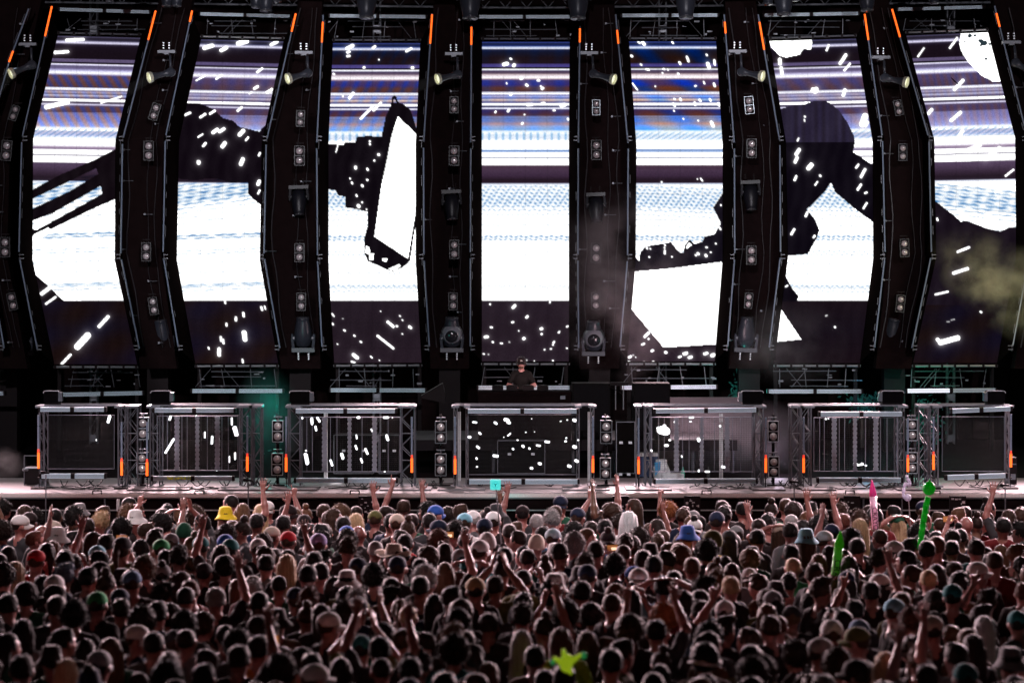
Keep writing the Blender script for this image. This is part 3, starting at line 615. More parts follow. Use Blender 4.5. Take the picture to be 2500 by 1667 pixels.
for i, tgt, L_, pw in ((0, (-20, 255), 1.0, 90), (1, (300, 240), .9, 70), (5, (1905, 214), .6, 60), (2, (650, 215), .7, 14), (3, (1010, 220), .7, 10)):
    lc, jc = SP[i]; D = 42.0 - .9 * ((lc[0] - 1282) / 1280) ** 2; a = P(*lc, D) + Vector((0, -.17, 0)); d = (P(*tgt, D) + Vector((0, -.5, 0)) - a).normalized()
    m = MB(); m.lathe([(.01, .0), (.075, .001), (.11, L_ * .97), (.01, L_)], 20, aim(a + d * .02, d)); o = m.build('light_beam', None); o.data.materials.clear()
    if 'beam_air' not in MATS:
        mt = bpy.data.materials.new('beam_air'); mt.use_nodes = True; mt.node_tree.nodes.clear(); pv = mt.node_tree.nodes.new('ShaderNodeVolumePrincipled'); pv.inputs['Density'].default_value = .35; ou_ = mt.node_tree.nodes.new('ShaderNodeOutputMaterial'); mt.node_tree.links.new(pv.outputs[0], ou_.inputs['Volume']); MATS['beam_air'] = mt
    o.data.materials.append(MATS['beam_air']); tag(o, 'soft shaft of lit air leaving the spot lamp ' + GN[i], 'light beam', kind='stuff')
    spot(a - d * .12, a + d * 3, pw, (.85, .92, 1), 40, .3, .03)
# big hanging / upright moving heads
def mover(c, sz, tilt, label, group, flip=False, face=False, D=42.2, dim=1):
    p = P(*c, D); t = thing('moving_lamp', p, label, 'moving lamp', group)
    h = pm(sz, D); sgn = -1 if flip else 1
    d = Vector((math.sin(R(tilt)), -.25, sgn * math.cos(R(tilt)))).normalized()
    M_ = mat('mover_shell', (.03, .033, .045), .3, .1, noise=.15) if dim >= 1 else mat('mover_shell_dark', (.008, .008, .012), .4, 0, spec=.3)
    a = p - d * h * .42; b2 = p + d * h * .5
    m = MB(); revolve(m, [(0, h * .16), (.05, h * .24), (.3, h * .28), (.55, h * .27), (.8, h * .22), (.9, h * .2), (.97, h * .2), (1, h * .21), (1, h * .17)], a, b2, 20); hd_ = m.build('head', M_, t, True)
    m = MB(); revolve(m, [(0, h * .17), (.05, h * .16), (.06, h * .02)], b2 + d * .002, b2 + d * (h * .3)); m.build('lens', mat('mover_lens', (.06, .06, .07), .15), hd_, True)
    rt = d.cross(Vector((0, 1, 0))).normalized()
    m = MB()
    for s in (-1, 1):
        q = a + d * h * .25 + rt * s * h * .34
        m.bar(q, a - d * h * .12 + rt * s * h * .3, h * .08, h * .2); m.tube(q - rt * s * h * .02, q - rt * s * h * .08, h * .09, 10)
        m.bar(q + d * h * .0, q + d * h * .14, h * .06, h * .12)
    m.build('yoke', PLAST if dim >= 1 else M_, t)
    m = MB(); m.bar(a - d * h * .13 + rt * h * .36, a - d * h * .13 - rt * h * .36, h * .13, h * .3); m.build('base', M_, t)
    m = MB()
    for s in (-.16, .16):
        for k in (.25, .31, .37, .43): m.box(a - d * h * k + rt * s * h, (.02, .03, .014))
    m.build('clamp', ALU if dim >= 1 else BLACK, t)
    if face:
        m = MB(); revolve(m, [(0, h * .34), (.5, h * .3), (1, h * .22)], p + Vector((0, -.0, 0)), p + Vector((0, -h * .34, -h * .1))); m.build('front_ring', mat('ring_plastic', (.2, .2, .23), .3), t, True)
        m = MB(); revolve(m, [(0, h * .2), (.6, h * .14), (1, .004)], p + Vector((0, -h * .35, -h * .1)), p + Vector((0, -h * .42, -h * .12))); m.build('front_lens', mat('dark_glass', (.02, .02, .025), .1), t, True)
MV = [((50, 822), -2), ((396, 819), -6), ((740, 813), 0), ((1103, 813), 0), ((1449, 822), 0), ((1822.6, 813), 2), ((2178, 816), 8), ((2504, 815), 4)]
for i, (c, tl) in enumerate(MV):
    mover(c, 78, tl, f'grey bullet-shaped moving lamp low on the black tower {GN[i]}', 'moving lamps low on the towers', face=(i in (3, 4)), D=42.6)
for i, c in enumerate([(4, 478), (357, 466), (730, 492), (1103, 503), (1455.6, 510), (1833, 480), (2196, 500)]):
    mover(c, 66, 2, f'dark unlit moving lamp midway up the black tower {GN[i]}', 'unlit moving lamps midway up the towers', flip=True, dim=0, D=42.9)
TOPM = [(269, -20, 50), (408, -12, 58), (432, -12, 58), (626, -10, 60), (650, -8, 74), (676, -22, 56), (895, 2, 88), (1148, 2, 92), (1411, 2, 92), (1674, 2, 88), (1875, -16, 56), (1913, -4, 84), (1940, -22, 50), (2116, -10, 76), (2280, -18, 56)]
TL = ['just right of the first orange tube', 'left one over the first gap', 'right one over the first gap', 'leftmost of three over the second screen', 'largest of three over the second screen', 'rightmost of three over the second screen', 'over the middle of the third screen', 'over the left tube of the centre screen', 'over the right tube of the centre screen', 'over the screen right of centre', 'left of three over the helmet screen', 'largest of three over the helmet screen', 'right of three over the helmet screen', 'over the right tube of the helmet screen', 'over the rightmost screen']
for (x, y, s), l in zip(TOPM, TL):
    mover((x, y), s, 0, f'moving lamp hanging from the roof truss, {l}', 'moving lamps hanging from the roof truss', flip=True, D=41.2)
# roof trusses they hang from
for k, (ya, Dq) in enumerate(((-46, 41.2), (-10, 44.8))):
    t = thing('roof_truss', (0, Dq, 9), ('front roof truss above the screens, lamps hang from it', 'rear roof truss seen as thin lines above the screens')[k], 'truss')
    m = MB()
    for dy, dz in ((0, 0), (0, 30), (.4, 0), (.4, 30)):
        m.path([P(x, ya + dz - abs(x - 1282) * .012, Dq + dy) for x in (-300, 300, 900, 1282, 1700, 2200, 2800)], .02)
    m.build('chord', BLACK if k == 0 else DALU, t)
    m = MB()
    for i in range(60):
        x = -300 + i * 52; m.tube(P(x, ya - abs(x - 1282) * .012, Dq), P(x + 26, ya + 30 - abs(x - 1282) * .012, Dq), .008, 5); m.tube(P(x + 26, ya + 30 - abs(x - 1282) * .012, Dq), P(x + 52, ya - abs(x - 1282) * .012, Dq), .008, 5)
    m.build('brace', BLACK if k == 0 else DALU, t)
for i, px in enumerate((228, 920, 1618, 2322)):
    t = thing('support_mast', (P(px, 0, 45.2)[0], 45.2, ZS), ['grey lattice mast behind the leftmost full screen', 'grey lattice mast behind the lantern screen', 'grey lattice mast behind the white block screen', 'grey lattice mast behind the rightmost screen'][i], 'mast', 'lattice masts behind the screens')
    m = MB(); xx = P(px, 0, 45.2)[0]
    for sx in (-.06, .06):
        for sy in (0, .12): m.tube((xx + sx, 45.2 + sy, ZS), (xx + sx, 45.2 + sy, 9.6), .012, 6)
    for k in range(34):
        z = ZS + k * .235; m.tube((xx - .06, 45.2, z), (xx + .06, 45.2, z + .235), .006, 5)
        if k % 3 == 0: m.box((xx, 45.19, z + .1), (.11, .01, .12))
    m.build('lattice', DALU, t)

# ------------------------------------------------------------------ truss boxes along the stage front
DB = 36.9
def truss(m, x0, x1, y0, y1, D, dp=.28, r=.011, n=6, flip=False):
    """upright square truss in picture rectangle x0..x1, y0..y1"""
    for px in (x0, x1):
        for d in (0, dp): m.tube(P(px, y0, D) + Vector((0, d, 0)), P(px, y1, D) + Vector((0, d, 0)), r, 6)
    for k in range(n):
        ya = y0 + (y1 - y0) * k / n; yb = y0 + (y1 - y0) * (k + 1) / n
        if (k % 2 == 0) != flip: xa, xb = x0, x1
        else: xa, xb = x1, x0
        for d in (0, dp): m.tube(P(xa, ya, D) + Vector((0, d, 0)), P(xb, yb, D) + Vector((0, d, 0)), r * .55, 5)
        if k % 2 == 0: m.tube(P(x0, ya, D), P(x1, ya, D), r * .7, 5)
        for px in (x0, x1): m.tube(P(px, ya, D), P(px, yb, D) + Vector((0, dp, 0)), r * .5, 5)
BOX = [ # label, top bar, bottom bar, panel rect, trusses, kind
 ('leftmost truss box with dark fine mesh', (97, 999, 258, 999), (100, 1161, 258, 1161), (117, 1013, 279, 1144), [(289, 306), (311, 336), (97, 108)], 'mesh'),
 ('second truss box with yellow writing strip on bottom bar', (376, 1001, 574, 1001), (372.5, 1167, 570, 1167), (384, 1015, 581, 1148), [(367, 390), (586, 614), (616, 637)], 'strips'),
 ('third truss box with bright sparks on its panel', (720, 1002.5, 967, 1002.5), (721, 1172, 969, 1172), (732, 1018, 977, 1151), [(704, 733), (979, 1012)], 'strips'),
 ('centre truss box of dark mesh below the performer', (1140, 1003, 1410, 1003), (1143, 1175, 1412, 1175), (1142, 1012, 1413, 1158), [(1108, 1116), (1138, 1143), (1408, 1414), (1442, 1450)], 'mesh'),
 ('fifth truss box with white cloud-shaped spark', (1598, 1003, 1848, 1000), (1598, 1174, 1847, 1173), (1591, 1018, 1838, 1151), [(1553, 1560), (1576, 1589), (1842, 1863)], 'strips'),
 ('sixth truss box with blue light behind its panel', (2000, 1010, 2204, 1010), (1996, 1171, 2201, 1171), (1987, 1019, 2190, 1150), [(1932, 1954), (1956, 1980), (2192, 2207)], 'strips'),
 ('rightmost truss box with dark mesh', (2321, 1003, 2468, 997), (2309, 1165, 2456, 1160), (2300, 1017, 2452, 1150), [(2243, 2266), (2271, 2290), (2456, 2464)], 'mesh')]
BSPK = [
 [(268, 1016, 264, 1030, 7), (235, 1073, 235, 1075, 3)],
 [(416, 1017, 414, 1024, 6), (424, 1072, 404, 1104, 6), (500, 1055, 500, 1068, 4), (518, 1066, 517, 1082, 6), (533, 1068, 533, 1084, 5), (566, 1021, 566, 1036, 5), (573, 1044, 577, 1060, 11), (574, 1106, 574, 1120, 5), (560, 1114, 560, 1128, 3), (528, 1146, 530, 1147, 5), (479, 1015, 479, 1016, 4)],
 [(738, 1020, 738, 1021, 5), (761, 1022, 762, 1034, 7), (775, 1020, 780, 1028, 6), (770, 1041, 772, 1050, 5), (747, 1100, 747, 1100, 5), (746, 1110, 750, 1130, 10), (874, 1019, 876, 1019, 7), (938, 1019, 947, 1019, 6), (907, 1048, 909, 1052, 5), (870, 1062, 871, 1070, 4), (944, 1063, 947, 1073, 7), (868, 1088, 871, 1096, 5), (892, 1096, 897, 1107, 6), (834, 1108, 837, 1118, 7), (807, 1124, 811, 1135, 6), (881, 1120, 884, 1128, 5), (939, 1151, 939, 1151, 4), (958, 1020, 958, 1020, 3)],
 [(1155, 1030, 1163, 1031, 5), (1208, 1031, 1212, 1034, 6), (1233, 1024, 1240, 1026, 8), (1240, 1031, 1244, 1032, 7), (1170, 1056, 1173, 1059, 5), (1144, 1066, 1148, 1067, 6), (1165, 1090, 1169, 1093, 6), (1206, 1112, 1214, 1113, 7), (1163, 1118, 1164, 1120, 5), (1164, 1139, 1165, 1139, 4), (1368, 1028, 1370, 1028, 3), (1401, 1025, 1404, 1026, 8), (1385, 1025, 1385, 1025, 4), (1298, 1022, 1298, 1022, 3), (1240, 1063, 1244, 1060, 4), (1246, 1058, 1246, 1058, 4), (1230, 1067, 1230, 1067, 3), (1263, 1074, 1264, 1074, 4), (1332, 1078, 1340, 1079, 6), (1276, 1088, 1278, 1090, 6), (1311, 1087, 1318, 1088, 5), (1252, 1095, 1253, 1096, 5), (1292, 1094, 1293, 1095, 5), (1380, 1077, 1382, 1077, 5), (1382, 1069, 1383, 1069, 4), (1401, 1090, 1405, 1091, 8), (1405, 1124, 1410, 1126, 7), (1316, 1131, 1320, 1132, 6), (1296, 1142, 1299, 1143, 6), (1388, 1137, 1392, 1138, 7), (1283, 1055, 1284, 1055, 3), (1305, 1054, 1305, 1054, 3), (1411, 1074, 1412, 1074, 4)],
 [(1613, 1050, 1627, 1052, 20), (1607, 1045, 1610, 1047, 8), (1622, 1040, 1622, 1042, 9), (1647, 1030, 1652, 1030, 5), (1684, 1019, 1692, 1019, 5), (1634, 1074, 1636, 1074, 5), (1624, 1087, 1630, 1087, 6), (1706, 1073, 1712, 1073, 11), (1758, 1040, 1758, 1040, 6), (1590, 1099, 1591, 1100, 5), (1664, 1113, 1665, 1115, 4), (1763, 1139, 1774, 1141, 6), (1706, 1148, 1706, 1150, 5), (1723, 1151, 1731, 1151, 5), (1684, 1029, 1688, 1029, 3)],
 [(2016, 1022, 2017, 1023, 4), (2022, 1021, 2023, 1022, 3), (2086, 1131, 2092, 1133, 5), (2095, 1135, 2103, 1134, 5), (2104, 1131, 2107, 1133, 5), (2113, 1136, 2115, 1136, 4)],
 []]
SPKM = mat('lit_pixels', (1, 1, 1), .4, emit=(.93, .97, 1), es=1.4)
MESHM = mat('mesh_wire', (.009, .008, .010), .6, 0, spec=.2)
STRIP = mat('panel_strip', (.16, .16, .20), .5, .2)
YT = mat('yellow_lettering', (.75, .72, .08), .5, noise=0)
ORD = ['first', 'second', 'third', 'centre', 'fifth', 'sixth', 'last']
for bi, (lab, tb, bb, pr, trs, kind) in enumerate(BOX):
    c = P((pr[0] + pr[2]) / 2, 1190, DB)
    t = thing('truss_box', (c[0], DB + .3, ZS), lab + ', on the stage front', 'truss box', 'truss boxes along the stage front')
    yb = 617 + (CH - ZS) * F / (DB)
    for k, (x0, x1) in enumerate(trs):
        m = MB(); truss(m, x0, x1, 992, yb, DB + .05, dp=.3 if x1 - x0 > 9 else .06, r=.012 if x1 - x0 > 9 else .008, flip=bool(k % 2)); m.build('upright_truss', DALU if x1 - x0 > 9 else mat('grey_post', (.2, .2, .22), .4, .5), t)
        m = MB(); q = P((x0 + x1) / 2, 991, DB + .2); m.box(q, (pm(x1 - x0 + 10, DB), .4, .03)); q = P((x0 + x1) / 2, yb - 4, DB + .2); m.box(q, (pm(x1 - x0 + 14, DB), .45, .03)); m.build('end_plate', DALU, t)
    # head and foot rails
    m = MB(); x0, x1 = trs[0][0], trs[-1][1]
    for d in (0, .35): m.tube(P(x0, 990, DB + .05) + Vector((0, d, 0)), P(x1, 990, DB + .05) + Vector((0, d, 0)), .012)
    m.build('head_rail', DALU, t)
    batten(P(tb[0], tb[1], DB - .12), P(tb[2], tb[3], DB - .12), pm(10.5, DB), t)
    batten(P(bb[0], bb[1], DB - .12), P(bb[2], bb[3], DB - .12), pm(11, DB), t)
    if bi == 1:   # yellow scribble-like sticker row on the lower bar
        m = MB(); rr = random.Random(3)
        for k in range(15):
            x = 411 + k * 3.9
            for j in range(3):
                h = rr.uniform(2, 7); m.box(P(x + rr.uniform(-1.4, 1.4), 1167 + rr.uniform(-2, 2), DB - .19), (pm(rr.uniform(.8, 2.6), DB), .003, pm(h, DB)))
        m.build('yellow_strip', YT, t)
    # panel frame
    fx0, fy0, fx1, fy1 = pr
    m = MB()
    for (a, b2) in (((fx0, fy0), (fx1, fy0)), ((fx0, fy1), (fx1, fy1)), ((fx0, fy0), (fx0, fy1)), ((fx1, fy0), (fx1, fy1))):
        m.bar(P(*a, DB), P(*b2, DB), pm(1.6 if kind == 'strips' else .7, DB), .03)
    pf = m.build('panel_frame', STRIP, t)
    W = fx1 - fx0
    if kind == 'strips':
        m = MB()
        for q in (.125, .335, .375, .62, .66, .80, .87): 
            pass
        for q in (.07, .125, .305, .37, .62, .80, .88):
            m.bar(P(fx0 + W * q, fy0, DB), P(fx0 + W * q, fy1, DB), pm(1.2, DB), .02)
        m.build('thin_strips', STRIP, pf)
        for q, wd in ((.245, 9), (.495, 6.5), (.745, 9)):
            m = MB(); x = fx0 + W * q; m.bar(P(x, fy0, DB - .01), P(x, fy1, DB - .01), pm(wd, DB), .03)
            for k in range(12):
                y = fy0 + (fy1 - fy0) * (k + .5) / 12
                for s in (-1, 1): m.box(P(x + s * (wd / 2 + .8), y, DB - .01), (pm(1.6, DB), .03, pm(6, DB)))
                m.box(P(x, y, DB - .03), (pm(wd * .7, DB), .012, pm(3, DB)))
            m.build('connector_strip', mat('strip_plastic', (.20, .20, .24), .5), pf)
    # fine wires of the see-through led curtain
    m = MB(); n = 46 if kind == 'mesh' else 26
    for k in range(n):
        y = fy0 + (fy1 - fy0) * (k + .5) / n; m.bar(P(fx0, y, DB + .02), P(fx1, y, DB + .02), pm(.55 if kind == 'mesh' else .35, DB), .004)
    for k in range(int(W / (3 if kind == 'mesh' else 6))):
        x = fx0 + (k + .5) * (3 if kind == 'mesh' else 6); m.bar(P(x, fy0, DB + .026), P(x, fy1, DB + .026), pm(.3, DB), .004)
    m.build('led_curtain', MESHM, pf)
    if BSPK[bi]:
        m = MB()
        for x0, y0, x1, y1, wd in BSPK[bi]:
            a = P(x0, y0, DB - .02); b2 = P(x1, y1, DB - .02); r = pm(wd / 2, DB)
            ang = math.atan2(b2[2] - a[2], b2[0] - a[0]) if (x0, y0) != (x1, y1) else 0
            pts = []
            for k in range(7): th = ang + math.pi / 2 + math.pi * k / 6; pts.append(a + Vector((math.cos(th), 0, math.sin(th))) * r * random.uniform(.82, 1.1))
            for k in range(7): th = ang - math.pi / 2 + math.pi * k / 6; pts.append(b2 + Vector((math.cos(th), 0, math.sin(th))) * r * random.uniform(.82, 1.1))
            m.prism(pts, .006)
        m.build('lit_pixels', SPKM, pf)
# upright light tubes beside the boxes: px, top, orange from, bottom
TB = [(94, 1013, 1104, 1143), (297, 1030, 1126, 1160), (359, 1030, 1128, 1161), (603.7, 1015, 1114, 1150), (698.5, 1017, 1116, 1151), (1005.5, 1017, 1118, 1153), (1111, 1017, 1120, 1157), (1447.6, 1016, 1120, 1153), (1559, 1020, 1122, 1156), (1869.7, 1019, 1118, 1153), (1962, 1018, 1118, 1153), (2216.5, 1020, 1118, 1151), (2279, 1018, 1110, 1146), (2468, 1011, 1108, 1140)]
TN = ['at the left side of the first truss box', 'at the right side of the first truss box', 'at the left side of the second truss box', 'at the right side of the second truss box', 'at the left side of the third truss box', 'at the right side of the third truss box', 'at the left side of the centre truss box', 'at the right side of the centre truss box', 'at the left side of the fifth truss box', 'at the right side of the fifth truss box', 'at the left side of the sixth truss box', 'at the right side of the sixth truss box', 'at the left side of the last truss box', 'at the right side of the last truss box']
for (x, ya, yo, yb), n in zip(TB, TN):
    D = DB - .3
    t = thing('light_tube', P(x, yb, D), 'upright light tube with glowing orange foot ' + n, 'light tube', 'upright light tubes beside the truss boxes')
    MB().tube(P(x, ya, D), P(x, yo, D), .014, 10).build('tube', TUBEM, t)
    MB().tube(P(x, yo - 8, D), P(x, yo + 1, D), .0150, 10).build('lit_red_end', REDG, t)
    MB().tube(P(x, yo, D), P(x, yb, D), .0175, 10).build('lit_foot', ORANGE, t)
    m = MB(); p = P(x, yb, D); m.tube((p[0], D + .05, ZS), (p[0], D + .05, P(x, ya, D)[2]), .007, 6)
    for q in (.15, .5, .85): z = ZS + (P(x, ya, D)[2] - ZS) * q; m.box((p[0], D + .02, z), (.03, .06, .015))
    m.box((p[0], D + .05, ZS + .01), (.2, .2, .02)); m.build('stand', BLACK, t)
# flood lamps on top of the boxes
FL = [(103, 148, 'above the left end of the first truss box'), (364, 420, 'above the left end of the second truss box'), (703, 762, 'above the left end of the third truss box'), (1806, 1868, 'above the right end of the fifth truss box'), (2148, 2211, 'above the right end of the sixth truss box'), (2405, 2458, 'above the right end of the last truss box')]
for x0, x1, n in FL:
    D = DB + .2; c = P((x0 + x1) / 2, 969, D); wd = pm(x1 - x0, D) * .86
    t = thing('flood_lamp', (c[0], D, P(0, 990, D)[2]), 'square black flood lamp with pale rim ' + n, 'flood lamp', 'flood lamps on top of the truss boxes')
    m = MB(); hh = pm(29, D); r = .03
    prof = []
    for (cx, cz, a0) in ((wd / 2 - r, hh / 2 - r, 0), (-wd / 2 + r, hh / 2 - r, 90), (-wd / 2 + r, -hh / 2 + r, 180), (wd / 2 - r, -hh / 2 + r, 270)):
        for k in range(4): th = R(a0 + k * 30); prof.append((cx + r * math.cos(th), cz + r * math.sin(th)))
    m.prism([c + Vector((x, 0, z)) for x, z in prof][::-1], .2); m.build('body', mat('flood_body', (.003, .0025, .003), .9, spec=.02), t)
    m = MB(); m.path([c + Vector((x * 1.02, .0, z * 1.02)) for x, z in prof[:8]], .006); m.build('rim', mat('pale_rim', (.4, .4, .44), .4, .2), t)
    m = MB(); s = 1 if x0 < 1500 else -1
    m.box(c + Vector((s * wd * .55, .05, 0)), (.05, .12, hh * .75)); m.box(c + Vector((s * wd * .6, .05, -hh * .15)), (.03, .1, hh * .3)); m.build('yoke', PLAST, t)
    m = MB(); m.box(c + Vector((0, .1, -hh * .62)), (wd * .9, .16, .045)); m.build('base', BLACK, t)

# ------------------------------------------------------------------ stage interior
def simple(name, label, cat, mb, m, group=None): return tag(mb.build(name, m), label, cat, group)
RISE = mat('riser_edge', (.014, .011, .013), .8, spec=.1)
wallm = mat('back_flat', (.05, .04, .046), .8, noise=.3, scale=2)
t = thing('performer_riser', (0.2, 40.5, ZS), 'low black riser deck the performer and desk stand on', 'riser')
x0 = P(1000, 0, 39.2)[0]; x1 = P(1800, 0, 39.2)[0]
m = MB(); m.box(((x0 + x1) / 2, 40.6, ZS + .42), (x1 - x0, 2.8, .06)); m.build('deck', mat('riser_deck', (.03, .027, .03), .7), t)
m = MB(); m.box(((x0 + x1) / 2, 39.19, ZS + .42), (x1 - x0, .02, .16)); m.build('edge', RISE, t)
for k in range(9):
    x = x0 + (x1 - x0) * (k + .1) / 8.2; MB().tube((x, 39.3, ZS), (x, 39.3, ZS + .39), .025).build('leg', DALU, t)
# back flat behind the boxes at the right
a = P(1580, 960, 43.2); b2 = P(1800, 960, 43.2)
m = MB(); m.box((a[0] + .65, 41.7, ZS + .50), (1.9, .08, 1.0)); simple('scenery_flat', 'plain grey-mauve flat seen through the fifth truss box', 'flat', m, wallm)
# desk
Dk = 39.55; zt = P(0, 955, Dk)[2]
t = thing('mixing_desk', (P(1281, 955, Dk)[0], Dk, ZS + .45), 'black mixing desk table in front of the performer', 'desk')
xa, xb = P(1166, 0, Dk)[0], P(1396, 0, Dk)[0]
m = MB(); m.box(((xa + xb) / 2, Dk + .28, zt - .03), (xb - xa, .62, .05)); m.build('table_top', CLOTH, t)
m = MB(); m.box(((xa + xb) / 2, Dk, (zt - .06 + ZS + .45) / 2), (xb - xa - .02, .03, zt - .06 - ZS - .45)); m.build('front_cloth', CLOTH, t)
for k, px in enumerate((1215, 1250, 1290, 1325)):
    q = P(px, 955, Dk + .25); m = MB(); m.box((q[0], Dk + .25, zt + .035), (.17, .26, .07)); m.lathe([(.06, 0), (.06, .015), (.02, .018)], 16, Matrix.Translation((q[0], Dk + .22, zt + .07)))
    for j in range(4): m.tube((q[0] - .06 + j * .04, Dk + .13, zt + .07), (q[0] - .06 + j * .04, Dk + .13, zt + .085), .008, 8)
    tag(m.build('deck_player', BLACK), ['leftmost player', 'player left of the mixer', 'player right of the mixer', 'rightmost player'][k] + ' with round platter on the black desk', 'player', 'players on the desk')
m = MB(); q = P(1374, 970, Dk - .03); m.box(q, (.075, .02, .05)); simple('desk_meter', 'small pale control box on the front of the desk', 'box', m, DALU)
# monitors and laptops beside the desk
for k, (xa_, xb_, ya_, yb_, n) in enumerate(((1397, 1490, 936, 1000, 'large black loudspeaker right of the desk'), (1546, 1636, 936, 998, 'black loudspeaker box right of the tablet stand'))):
    p0 = P(xa_, ya_, Dk); p1 = P(xb_, yb_, Dk); t = thing('monitor_speaker', ((p0[0] + p1[0]) / 2, Dk, ZS + .45), n, 'loudspeaker', 'loudspeakers beside the desk')
    m = MB(); m.box(((p0[0] + p1[0]) / 2, Dk + .25, (p0[2] + ZS + .45) / 2), (p1[0] - p0[0], .5, p0[2] - ZS - .45)); m.build('cabinet', mat('speaker_black', (.006, .005, .005), .8, spec=.08), t)
    m = MB(); m.box(((p0[0] + p1[0]) / 2, Dk - .008, (p0[2] + ZS + .5) / 2), (p1[0] - p0[0] - .05, .01, p0[2] - ZS - .55)); m.build('grille', mat('grille', (.008, .007, .008), .85, spec=.08), t)
m = MB(); c = P(1060, 955, Dk); m.prism([P(1030, 972, Dk), P(1028, 966, Dk), P(1080, 936, Dk), P(1086, 960, Dk), P(1086, 984, Dk)], .35); simple('wedge_monitor', 'tilted black wedge monitor left of the desk', 'loudspeaker', m, BLACK)
t = thing('tablet_stand', P(1512, 990, Dk), 'thin stand with dark round-topped fixture between the two loudspeakers', 'stand')
m = MB(); m.tube(P(1503, 1000, Dk), P(1503, 938, Dk), .008); m.tube(P(1522, 1000, Dk), P(1522, 938, Dk), .008); m.build('post', ALU, t)
m = MB(); m.box(P(1512, 937, Dk), (.26, .1, .05)); m.tube(P(1482, 940, Dk - .02), P(1520, 962, Dk - .02), .006); m.build('head', BLACK, t)
# cables, cases and clutter on the deck
rr = random.Random(21)
cab = mat('cable', (.012, .012, .012), .5)
for i, (xa_, xb_) in enumerate(((110, 260), (180, 300), (376, 570), (420, 640), (610, 700), (730, 960), (790, 1010), (1010, 1110), (1140, 1400), (1600, 1840), (1690, 1930), (1900, 2010), (2000, 2190), (2060, 2210), (2300, 2450))):
    m = MB()
    for q in range(7):
        pts = []; x = rr.uniform(xa_, xb_ - 40); yb0 = 1178 + rr.uniform(-2, 12); n = 12; L = rr.uniform(30, min(110, xb_ - xa_)); arch = rr.random() < .45
        for k in range(n + 1):
            s = k / n; D = 36.9 + rr.uniform(-.01, .01)
            if arch: y = 1172 + 14 * math.sin(s * math.pi) + rr.uniform(-1, 1); pts.append(P(x + L * .4 * s, y, D - .05))
            else: zz = ZS + .012; DD = 36.6 + .35 * math.sin(s * 5 + q) * .5 + q * .04; pts.append(Vector(((x + L * s - 1250) / F * DD, DD, zz)))
        m.path(pts, .007, 5)
    simple('cable_bundle', 'tangle of black cables on the deck, ' + ['under the first box left part', 'under the first box right part', 'below the second box', 'below the right half of the second box', 'between second and third boxes', 'below the third box', 'below the right half of the third box', 'between third and centre boxes', 'below the centre box', 'below the fifth box', 'right of the fifth box', 'left of the sixth box', 'below the sixth box', 'below the right half of the sixth box', 'below the last box'][i], 'cables', m, cab, 'cable tangles on the deck')
CASES = [(815, 912, 1062, 1104, 'low dark rack case behind the third box, left'), (925, 975, 1062, 1100, 'low dark rack case behind the third box, right'), (1215, 1330, 1075, 1180, 'black flight case behind the centre box, left'), (1505, 1545, 1155, 1195, 'small case right of the centre box lamps'), (1505, 1550, 1030, 1105, 'tall black case right of the centre box')]
for xa_, xb_, ya_, yb_, n in CASES:
    D = 38.7; p0 = P(xa_, ya_, D); p1 = P(xb_, yb_, D); t = thing('flight_case', ((p0[0] + p1[0]) / 2, D, ZS), n, 'flight case', 'flight cases under the riser front')
    cx = (p0[0] + p1[0]) / 2; wd = p1[0] - p0[0]; h = p0[2] - ZS
    m = MB(); m.box((cx, D + .25, ZS + h / 2 + .02), (wd, .45, h - .04)); m.build('case_body', mat('case_black', (.004, .003, .003), .8, spec=.05), t)
    m = MB()
    for s in (-1, 1): m.bar((cx + s * wd / 2, D + .015, ZS + .04), (cx + s * wd / 2, D + .015, ZS + h), .012, .012)
    for z in (.04, h): m.bar((cx - wd / 2, D + .015, ZS + z), (cx + wd / 2, D + .015, ZS + z), .012, .012)
    m.build('case_edging', DALU, t)
    m = MB()
    for s in (-.25, .25): m.box((cx + s * wd, D + .012, ZS + h * .62), (.05, .012, .035))
    m.build('latch', ALU, t)
    m = MB(); m.box((cx, D + .25, ZS + .02), (wd * .9, .4, .036)); m.build('foot', BLACK, t)
# white wire columns (bundled pipes) behind boxes
for k, (px, ya_, yb_) in enumerate(((792, 1005, 1195), (1117, 1005, 1190), (1436, 1005, 1190), (1757, 1010, 1175))):
    D = 37.9; m = MB()
    for j in range(3): p = P(px + j * 3.4, 0, D); m.tube((p[0], D, ZS), (p[0], D, P(0, ya_, D)[2]), .008, 6)
    simple('white_pipes', ['bundle of white upright pipes behind the third box', 'bundle of white upright pipes at the left of the centre box', 'bundle of white upright pipes at the right of the centre box', 'bundle of white upright pipes behind the fifth box'][k], 'pipes', m, mat('white_pipe', (.7, .7, .72), .4, .2), 'bundles of white pipes')
